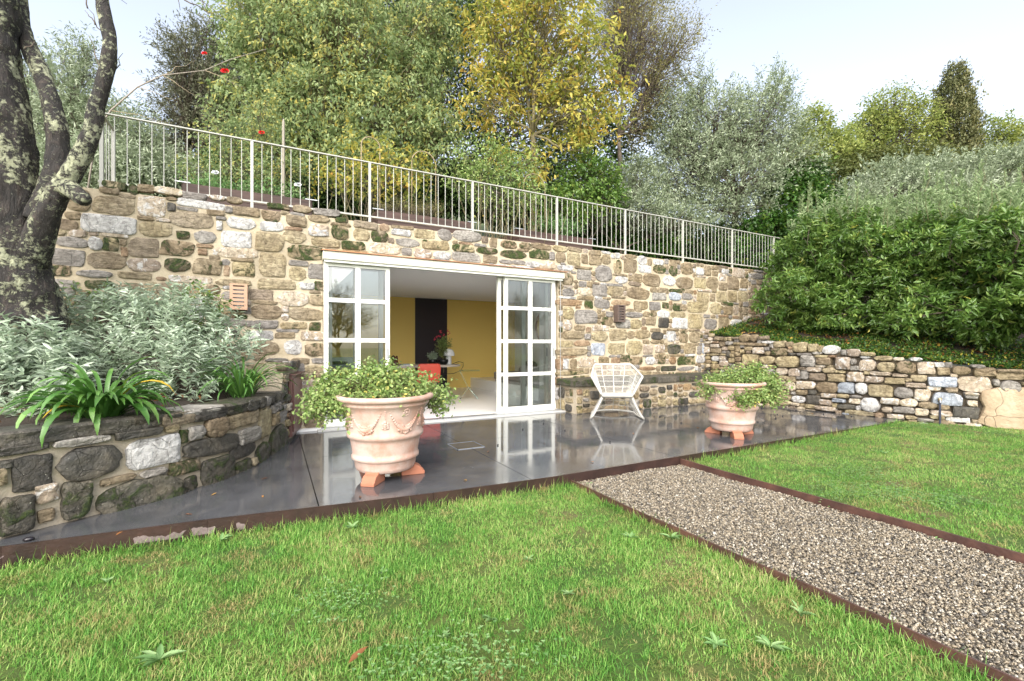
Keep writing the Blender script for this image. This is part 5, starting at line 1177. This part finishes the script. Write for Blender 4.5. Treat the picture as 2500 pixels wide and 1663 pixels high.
# plants on the desk
DZ = RZ0+.7305
def bowl(x, y, label):
    r = empty('black_bowl', (x, y, DZ), label, 'bowl', 'black bowls on the desk')
    MB().lathe([(.001,0),(.06,0),(.1,.03),(.118,.08),(.112,.125),(.1,.128),(.1,.11),(.001,.11)], 24).build('vessel', M['black'], r, smooth=True); return r
bowl(3.32, 10.28, 'left glossy black bowl on the desk holding a succulent'); bowl(3.56, 10.2, 'right glossy black bowl on the desk holding red flowers')
tree('succulent', 'grey green succulent in the left black bowl', 'plant', (3.32, 10.28, DZ+.1), [(3.32, 10.28, DZ+.2, .11, .09, .08)], 60, 12, .045, .014, G['sage'], M['bark2'], 63, trunk_r=.01, twig=.06, spread=.01, shell=.5, up=1., hexa=True, ntw=0, turn=False)
fp = tree('flowering_plant', 'tall green plant with pink red flowers in the right black bowl', 'plant', (3.56, 10.2, DZ+.1), [(3.52, 10.2, DZ+.36, .14, .12, .13), (3.58, 10.2, DZ+.5, .17, .12, .12), (3.56, 10.2, DZ+.25, .08, .08, .1)], 110, 8, .07, .014, G['rose'], M['bark2'], 64, trunk_r=.008, twig=.12, spread=.015, shell=.2, up=1., along=.9, perp=.6, ntw=.7, turn=False)
o = MB(); rs = random.Random(8)
for (dx, dz) in ((-.2, .5), (-.1, .58), (-.06, .68), (.02, .6), (.12, .7), (.14, .62), (-.16, .55)):
    for q in range(5): o.ball((dx+rs.uniform(-.025, .025), rs.uniform(-.03, .03), dz+rs.uniform(-.025, .03)), rs.uniform(.01, .018), 6, 4)
o.build('flowers', simple('pink red petals', (.6,.04,.08), .5), fp, smooth=True)

# ------------------------------------------------------------------ lawn grass
t = NT('grass blades'); r_ = t.attr(); pn = t.ramp(t.noise(.9, 6, .68), [(.34, 0.), (.66, 1.)]); pn2 = t.noise(5., 4, .65)
c = t.ramp(t.math('ADD', t.math('MULTIPLY', r_, .55), t.math('MULTIPLY', pn, .4)), [(.1, (.065,.2,.032)), (.36, (.14,.335,.058)), (.55, (.24,.44,.09)), (.72, (.38,.49,.15)), (.88, (.53,.47,.23))])
c = t.mix(t.math('MULTIPLY', t.math('MULTIPLY', t.ramp(pn2, [(.5, 0.), (.64, 1.)]), t.ramp(r_, [(.2, 0.), (.45, 1.)])), .85), c, (.42,.32,.15))
t.col(c); t.rough(.45); t.b.inputs['Specular IOR Level'].default_value = .25
tl = t.n('BsdfTranslucent'); t.l(c, tl.inputs[0]); mx = t.n('MixShader'); mx.inputs[0].default_value = .35
t.l(t.b.outputs[0], mx.inputs[1]); t.l(tl.outputs[0], mx.inputs[2]); t.l(mx.outputs[0], t.out.inputs[0]); M['grass'] = t.m
rg = np.random.default_rng(17)
def lz(x, y): return np.array([lawn_z(a, b)+.02*fbm(a, b, .7) for a, b in zip(x, y)])
def grass(name, label, X, Y, H):
    n = len(X); Z = lz(X, Y)-.006; a = rg.random(n)*6.283; lean = np.abs(rg.normal(size=n))*.6+.1; h = H*(.35+.75*rg.random(n)+.7*(rg.random(n) < .08)); w = .0009+.0011*rg.random(n)
    dx, dy = np.cos(a), np.sin(a); sx, sy = -dy, dx; P = np.stack([X, Y, Z], 1); S = np.stack([sx, sy, np.zeros(n)], 1)*w[:, None]
    m = P+np.stack([dx*lean*h*.25, dy*lean*h*.25, h*.42], 1); tp_ = P+np.stack([dx*lean*h, dy*lean*h, h*(1-.25*lean)], 1)
    V = np.stack([P, m-S*1.25, m+S*1.25, tp_], 1).reshape(-1, 3); b = np.arange(n)[:, None]*4
    F = np.concatenate([b+np.array([[0, 2, 1]]), b+np.array([[1, 2, 3]])], 1).reshape(-1, 3)
    o = npmesh(name, V, F, M['grass'], r=np.repeat(rg.random(n), 2)); return tag(o, label, 'grass', kind='stuff')
def scatter(n, x0, x1, y0, y1, test):
    out = []
    while sum(map(len, out)) < n:
        X = x0+(x1-x0)*rg.random(n); Y = y0+(y1-y0)*rg.random(n); dep = X*FW.x+Y*FW.y; lat = X*RT.x+Y*RT.y
        ok = (dep > .5) & (np.abs(lat) < dep*1.25+.6) & (rg.random(n) < np.clip(2.6/np.maximum(dep, .4), .3, 1)) & test(X, Y)
        out.append(np.stack([X[ok], Y[ok]], 1))
    A = np.concatenate(out)[:n]; return A[:, 0], A[:, 1]
fy = np.vectorize(front_y); rxv = np.vectorize(ret_x)
X, Y = scatter(270000, -4.2, 2.45, .2, 4.1, lambda x, y: (y < fy(x)-.02) & ~((x < -1.35) & (y > 3.7+.5*(x+1.5))))
bare = np.array([fbm(a*4.1+9, b*4.1, 1.)+.6*fbm(a*11, b*11+5, 1.) for a, b in zip(X, Y)]); kp = (bare < .3) | (rg.random(len(X)) < .22); X, Y = X[kp], Y[kp]
tuft = np.array([fbm(a*2.3, b*2.3, 1.) for a, b in zip(X, Y)])
grass('lawn_grass', 'bright green lawn grass left of the gravel path', X, Y, .036+.024*tuft)
X, Y = scatter(135000, 3.92, 10.4, -.3, 3.46, lambda x, y: (x < rxv(y)-.02))
bare = np.array([fbm(a*4.1+9, b*4.1, 1.)+.6*fbm(a*11, b*11+5, 1.) for a, b in zip(X, Y)]); kp = (bare < .3) | (rg.random(len(X)) < .22); X, Y = X[kp], Y[kp]
tuft = np.array([fbm(a*2.3, b*2.3, 1.) for a, b in zip(X, Y)])
grass('lawn_grass', 'bright green lawn grass between the gravel path and the dry wall', X, Y, .034+.022*tuft)
# long tufts at the steel edges
n = 5000; X = rg.random(n)*10.2-1.4; keep = (X < 2.4) | (X > 3.95); X = X[keep]; X = X[(X < 2.4) | (X > 3.95)]; Y = fy(X)-.015-np.abs(rg.normal(size=len(X)))*.035
grass('edge_grass', 'taller grass along the patio edging', X, Y, np.full(len(X), .09))
Y = rg.random(2600)*3.4+.05; X = 2.44-np.abs(rg.normal(size=2600))*.03
grass('edge_grass', 'taller grass along the near path edging', X, Y, np.full(2600, .075))

# ------------------------------------------------------------------ gravel path
t = NT('river gravel'); c = t.ramp(t.attr(), [(0, (.06,.055,.05)), (.25, (.14,.12,.09)), (.5, (.235,.19,.128)), (.72, (.31,.26,.185)), (.9, (.4,.355,.275)), (1, (.5,.47,.41))])
t.col(t.hsv(c, v=t.rng(t.noise(120, 3), .8, 1.15))); t.rough(.5); M['pebble'] = t.m
t = NT('gravel bed'); v1 = t.voro(55); t.col(t.ramp(v1.outputs['Color'], [(.2, (.08,.07,.06)), (.6, (.2,.17,.13)), (.9, (.35,.31,.26))])); t.rough(.9); t.bump(v1.outputs['Distance'], 1., .02); M['gravel_bed'] = t.m
def gz_path(x, y): return -.075+.012*fbm(x*2, y*2, 1.)
def gp(a, b): x = PATH[0]+(PATH[1]-PATH[0])*a; y = -3+6.455*b; return (x, y, gz_path(x, y)-.012)
sheet('gravel_path', gp, 16, 60, M['gravel_bed'])
IV = np.array([(1,0,0), (-1,0,0), (0,1,0), (0,-1,0), (0,0,1), (0,0,-1.)])*1.15; IF = np.array([(0,2,4), (2,1,4), (1,3,4), (3,0,4), (2,0,5), (1,2,5), (3,1,5), (0,3,5)])
n = 46000; Y = 3.45-(3.45-.1)*rg.random(n); X = PATH[0]+.01+(PATH[1]-PATH[0]-.02)*rg.random(n)
sz = .0043+.005*rg.random(n)**2.2+(rg.random(n) < .02)*.005; Z = np.array([gz_path(a, b) for a, b in zip(X, Y)])+rg.random(n)*.008-.004
q = rg.normal(size=(n, 4)); q[:, 1:3] *= .45; q = nrm(q); w_, x_, y_, z_ = q.T
R = np.stack([1-2*(y_*y_+z_*z_), 2*(x_*y_-z_*w_), 2*(x_*z_+y_*w_), 2*(x_*y_+z_*w_), 1-2*(x_*x_+z_*z_), 2*(y_*z_-x_*w_), 2*(x_*z_-y_*w_), 2*(y_*z_+x_*w_), 1-2*(x_*x_+y_*y_)], 1).reshape(n, 3, 3)
T = IV[None]*np.stack([sz*1.25, sz*(.75+.35*rg.random(n)), sz*(.45+.25*rg.random(n))], 1)[:, None]*(1+.12*rg.normal(size=(n, len(IV), 1)))
V = np.einsum('nij,nkj->nki', R, T)+np.stack([X, Y, Z], 1)[:, None]
F = (np.arange(n)[:, None, None]*len(IV)+IF[None]).reshape(-1, 3)
tag(npmesh('gravel', V.reshape(-1, 3), F, M['pebble'], smooth=True, r=np.repeat(rg.random(n), len(IF))), 'loose river gravel filling the path', 'gravel', kind='stuff')

# ------------------------------------------------------------------ ground cover and litter on the bank
n = 26000; Y = 7.2-6.6*rg.random(n); e = .02+1.5*rg.random(n)**1.3; X = np.array([ret_x(y) for y in Y])+.1+e
Z = np.array([bank_z(a, b) if a-ret_x(b) > .2 else ret_top(b)-.03 for a, b in zip(X, Y)])+.01+.06*rg.random(n)
cl = np.array([fbm(a*2, b*2, 1.) for a, b in zip(X, Y)]) > -.3; P = np.stack([X, Y, Z], 1)[cl]
V, F, k = leaf_geo(P, rg.normal(size=P.shape)+np.array([-.2, 0, .5]), rg.normal(size=P.shape)*.5+np.array([-.3, 0, 1]), .03+.03*rg.random(len(P)), .014+.014*rg.random(len(P)), False)
tag(npmesh('ground_cover', V, F, G['ivy'], r=rg.random(len(F))), 'low green ground cover along the top of the dry wall', 'ground cover', kind='stuff')
M['litter'] = leaf_mat('fallen leaves', [(0, (.1,.045,.02)), (.5, (.26,.1,.035)), (.8, (.45,.2,.05)), (1, (.6,.38,.08))], .15, .6)
n = 1100; Y = 7.1-6.4*rg.random(n); e = .0+1.6*rg.random(n); X = np.array([ret_x(y) for y in Y])+.12+e; Z = np.array([bank_z(a, b) if a-ret_x(b) > .2 else ret_top(b)-.03 for a, b in zip(X, Y)])+.03+.02*rg.random(n)
P = np.stack([X, Y, Z], 1); V, F, k = leaf_geo(P, rg.normal(size=P.shape)*np.array([1, 1, .25]), rg.normal(size=P.shape)*.25+np.array([-.2, 0, 1]), .05+.05*rg.random(n), .025+.025*rg.random(n), False)
tag(npmesh('leaf_litter', V, F, M['litter'], r=rg.random(len(F))), 'brown and orange fallen leaves on the bank', 'leaf litter', kind='stuff')
n = 500; P = []
while len(P) < n:
    q = prail.frame(prail.L*rg.random()); k = .1+1.2*rg.random(); p = q[0]-q[2]*(.3+k)
    if p.y < WY-.1: P.append((p.x, p.y, .66+.1*rg.random()))
P = np.array(P); V, F, k = leaf_geo(P, rg.normal(size=P.shape)*np.array([1, 1, .3]), rg.normal(size=P.shape)*.3+np.array([0, 0, 1]), .04+.04*rg.random(n), .015+.02*rg.random(n), False)
tag(npmesh('leaf_litter', V, F, M['litter'], r=rg.random(len(F))*.7), 'dead leaves on the soil of the planter', 'leaf litter', kind='stuff')

# ------------------------------------------------------------------ weeds in the lawn
def weed(u, v, kind, label, s=1.):
    p = on_z(u, v, -.11); p.z = lawn_z(p.x, p.y); rg2 = np.random.default_rng(int(u+v))
    if kind == 'rosette':
        r = empty('dandelion', p, label, 'weed', 'broad leaved weeds in the lawn')
        n = 8; a = rg2.random(n)*6.28; D = np.stack([np.cos(a), np.sin(a), .55+.5*rg2.random(n)], 1); P = np.tile(np.array([[0, 0, .015]]), (n, 1))
        V, F, k = leaf_geo(P, D, np.tile(np.array([[0, 0, 1.]]), (n, 1)), s*(.04+.03*rg2.random(n)), s*(.014+.008*rg2.random(n)), True, bend=.3)
        npmesh('leaves', V, F, G['weed'], r, r=np.repeat(.4+.6*rg2.random(n), k))
    else:
        n = int(110*s*s); P = rg2.normal(size=(n, 3))*np.array([.13*s, .1*s, .008])+np.array([0, 0, .055]); r = empty('clover_patch', p, label, 'clover'); r['kind'] = 'stuff'
        o = []
        for j in range(3):
            a = 2.09*j+rg2.random(n)*.3; D = np.stack([np.cos(a), np.sin(a), .25+.1*rg2.random(n)], 1)
            V, F, k = leaf_geo(P, D, np.tile(np.array([[0, 0, 1.]]), (n, 1)), .008+.006*rg2.random(n), .008+.004*rg2.random(n), True); o.append((V, F, k, np.repeat(rg2.random(n), k)))
        V = np.concatenate([q[0] for q in o]); F = np.concatenate([q[1]+i*len(o[0][0]) for i, q in enumerate(o)])
        m = npmesh('leaves', V, F, G['weed'], r, r=np.concatenate([q[3] for q in o])); m['kind'] = 'stuff'
for (u, v, lb, s) in ((1200,1515,'pale rosette weed in the lawn below the terracotta pot path corner',1.), (1750,1580,'upright broad leaved weed near the bottom of the lawn',1.1), (1880,1585,'tall pale weed beside the upright weed near the bottom edge',1.3), (1640,1320,'grey leaved weed beside the near path edging',1.3), (860,1290,'feathery pale weed in the lawn before the near pot',1.2), (540,1320,'pale weed close to the dry scale on the steel edge',1.2), (390,1610,'wide leaved weed at the bottom left of the lawn',1.5), (1030,1235,'round leaved weed against the patio edge',1.), (1955,1505,'leafy weed on the lawn by the near edging',1.1), (1905,1088,'two leaved seedling at the far lawn corner by the patio',1.), (1540,1318,'pale weed between path edging and lawn centre',1.), (2010,1470,'light green sprout at the path edging',.8), (775,1258,'small weed at the steel edge left of the near pot',.9), (1440,1190,'tiny weed in the lawn near the path corner',.7), (1290,1370,'small pale weed in the centre of the lawn',.8), (1390,1455,'small leafy weed right of the lawn centre',.8), (930,1400,'small weed left of the lawn centre',.8), (260,1420,'small weed on the left part of the lawn',.8), (2280,1330,'small weed on the right lawn by the far edging',.8), (2160,1120,'tiny weed on the far right lawn',.9), (1080,1560,'small weed near the bottom centre of the lawn',.7)):
    weed(u, v, 'rosette', lb, s)
for (u, v, lb, s) in ((2100,1170,'large pale clover patch on the right lawn',1.8), (2190,1225,'clover patch below the large one on the right lawn',1.3), (2050,1215,'clover patch along the far path edging',1.5), (1180,1640,'pale clover patch at the bottom edge of the lawn',1.2), (1010,1650,'thin clover patch left of the bottom edge patch',1.2), (820,1490,'clover patch in the middle of the left lawn',1.), (2330,1245,'clover patch near the right edge of the lawn',1.2), (2250,1060,'clover along the foot of the dry wall near the tap',1.6), (2440,1080,'clover on the lawn before the boulder',1.5)):
    weed(u, v, 'clover', lb, s)

# ------------------------------------------------------------------ small things lying about
rs = random.Random(44); ol = None
M['olive_black'] = simple('black olive skin', (.012,.01,.014), .25)
for k in range(26):
    if k < 20: u, v = rs.uniform(1640, 2150), 0; p = Vector((rs.uniform(5.6, 8.8), rs.uniform(4.0, 6.3), 0))
    else: p = Vector((rs.uniform(2, 8), rs.uniform(3.7, 6), 0))
    if ol is None: ol = MB().ball((0, 0, .009), .0105, 8, 6, (1.15, 1, .9)).build('fallen_olive', M['olive_black'], smooth=True); o = ol
    else: o = ol.copy(); link(o)
    o.location = p; o.rotation_euler = (0, 0, rs.uniform(0, 6)); tag(o, 'tiny black olive lying on the wet patio', 'olive', 'olives fallen on the patio')
for k in range(16):
    p = [on_z(u, v) for u, v in ((655,1168), (450,1258), (530,1205), (640,1212), (880,1218), (1290,1000), (1235,1016), (1140,1175), (1545,1060), (1700,1045), (1980,1010), (2050,1000), (1330,1085), (1190,1105), (1450,1130), (300,1300))][k]
    a = rs.uniform(0, 6.28); P = np.array([[0, 0, .006]]); V, F, kk = leaf_geo(P, np.array([[math.cos(a), math.sin(a), .08]]), np.array([[.1, .1, 1.]]), np.array([rs.uniform(.035, .065)]), np.array([rs.uniform(.012, .024)]), True)
    o = npmesh('fallen_leaf', V, F, M['litter'], r=np.repeat(rs.random(), 2)); o.location = p; tag(o, 'small dry fallen leaf lying on the wet patio', 'leaf', 'leaves fallen on the patio')
p = on_z(850, 1642, -.11); P = np.array([[0, 0, .05]]); V, F, kk = leaf_geo(P, np.array([[.8, .35, .3]]), np.array([[-.2, -.3, 1.]]), np.array([.095]), np.array([.03]), True)
o = npmesh('fallen_leaf', V, F, M['litter'], r=np.repeat(.28, 2)); o.location = (p.x, p.y, lawn_z(p.x, p.y)); tag(o, 'large reddish brown fallen leaf in the grass at the bottom', 'leaf')
p = on_z(70, 1321); tag(MB().ball((0, 0, .012), .022, 10, 6, (1.3, .8, .6)).build('black_pebble', M['olive_black'], smooth=True, loc=p), 'smooth black pebble at the left end of the patio', 'pebble')
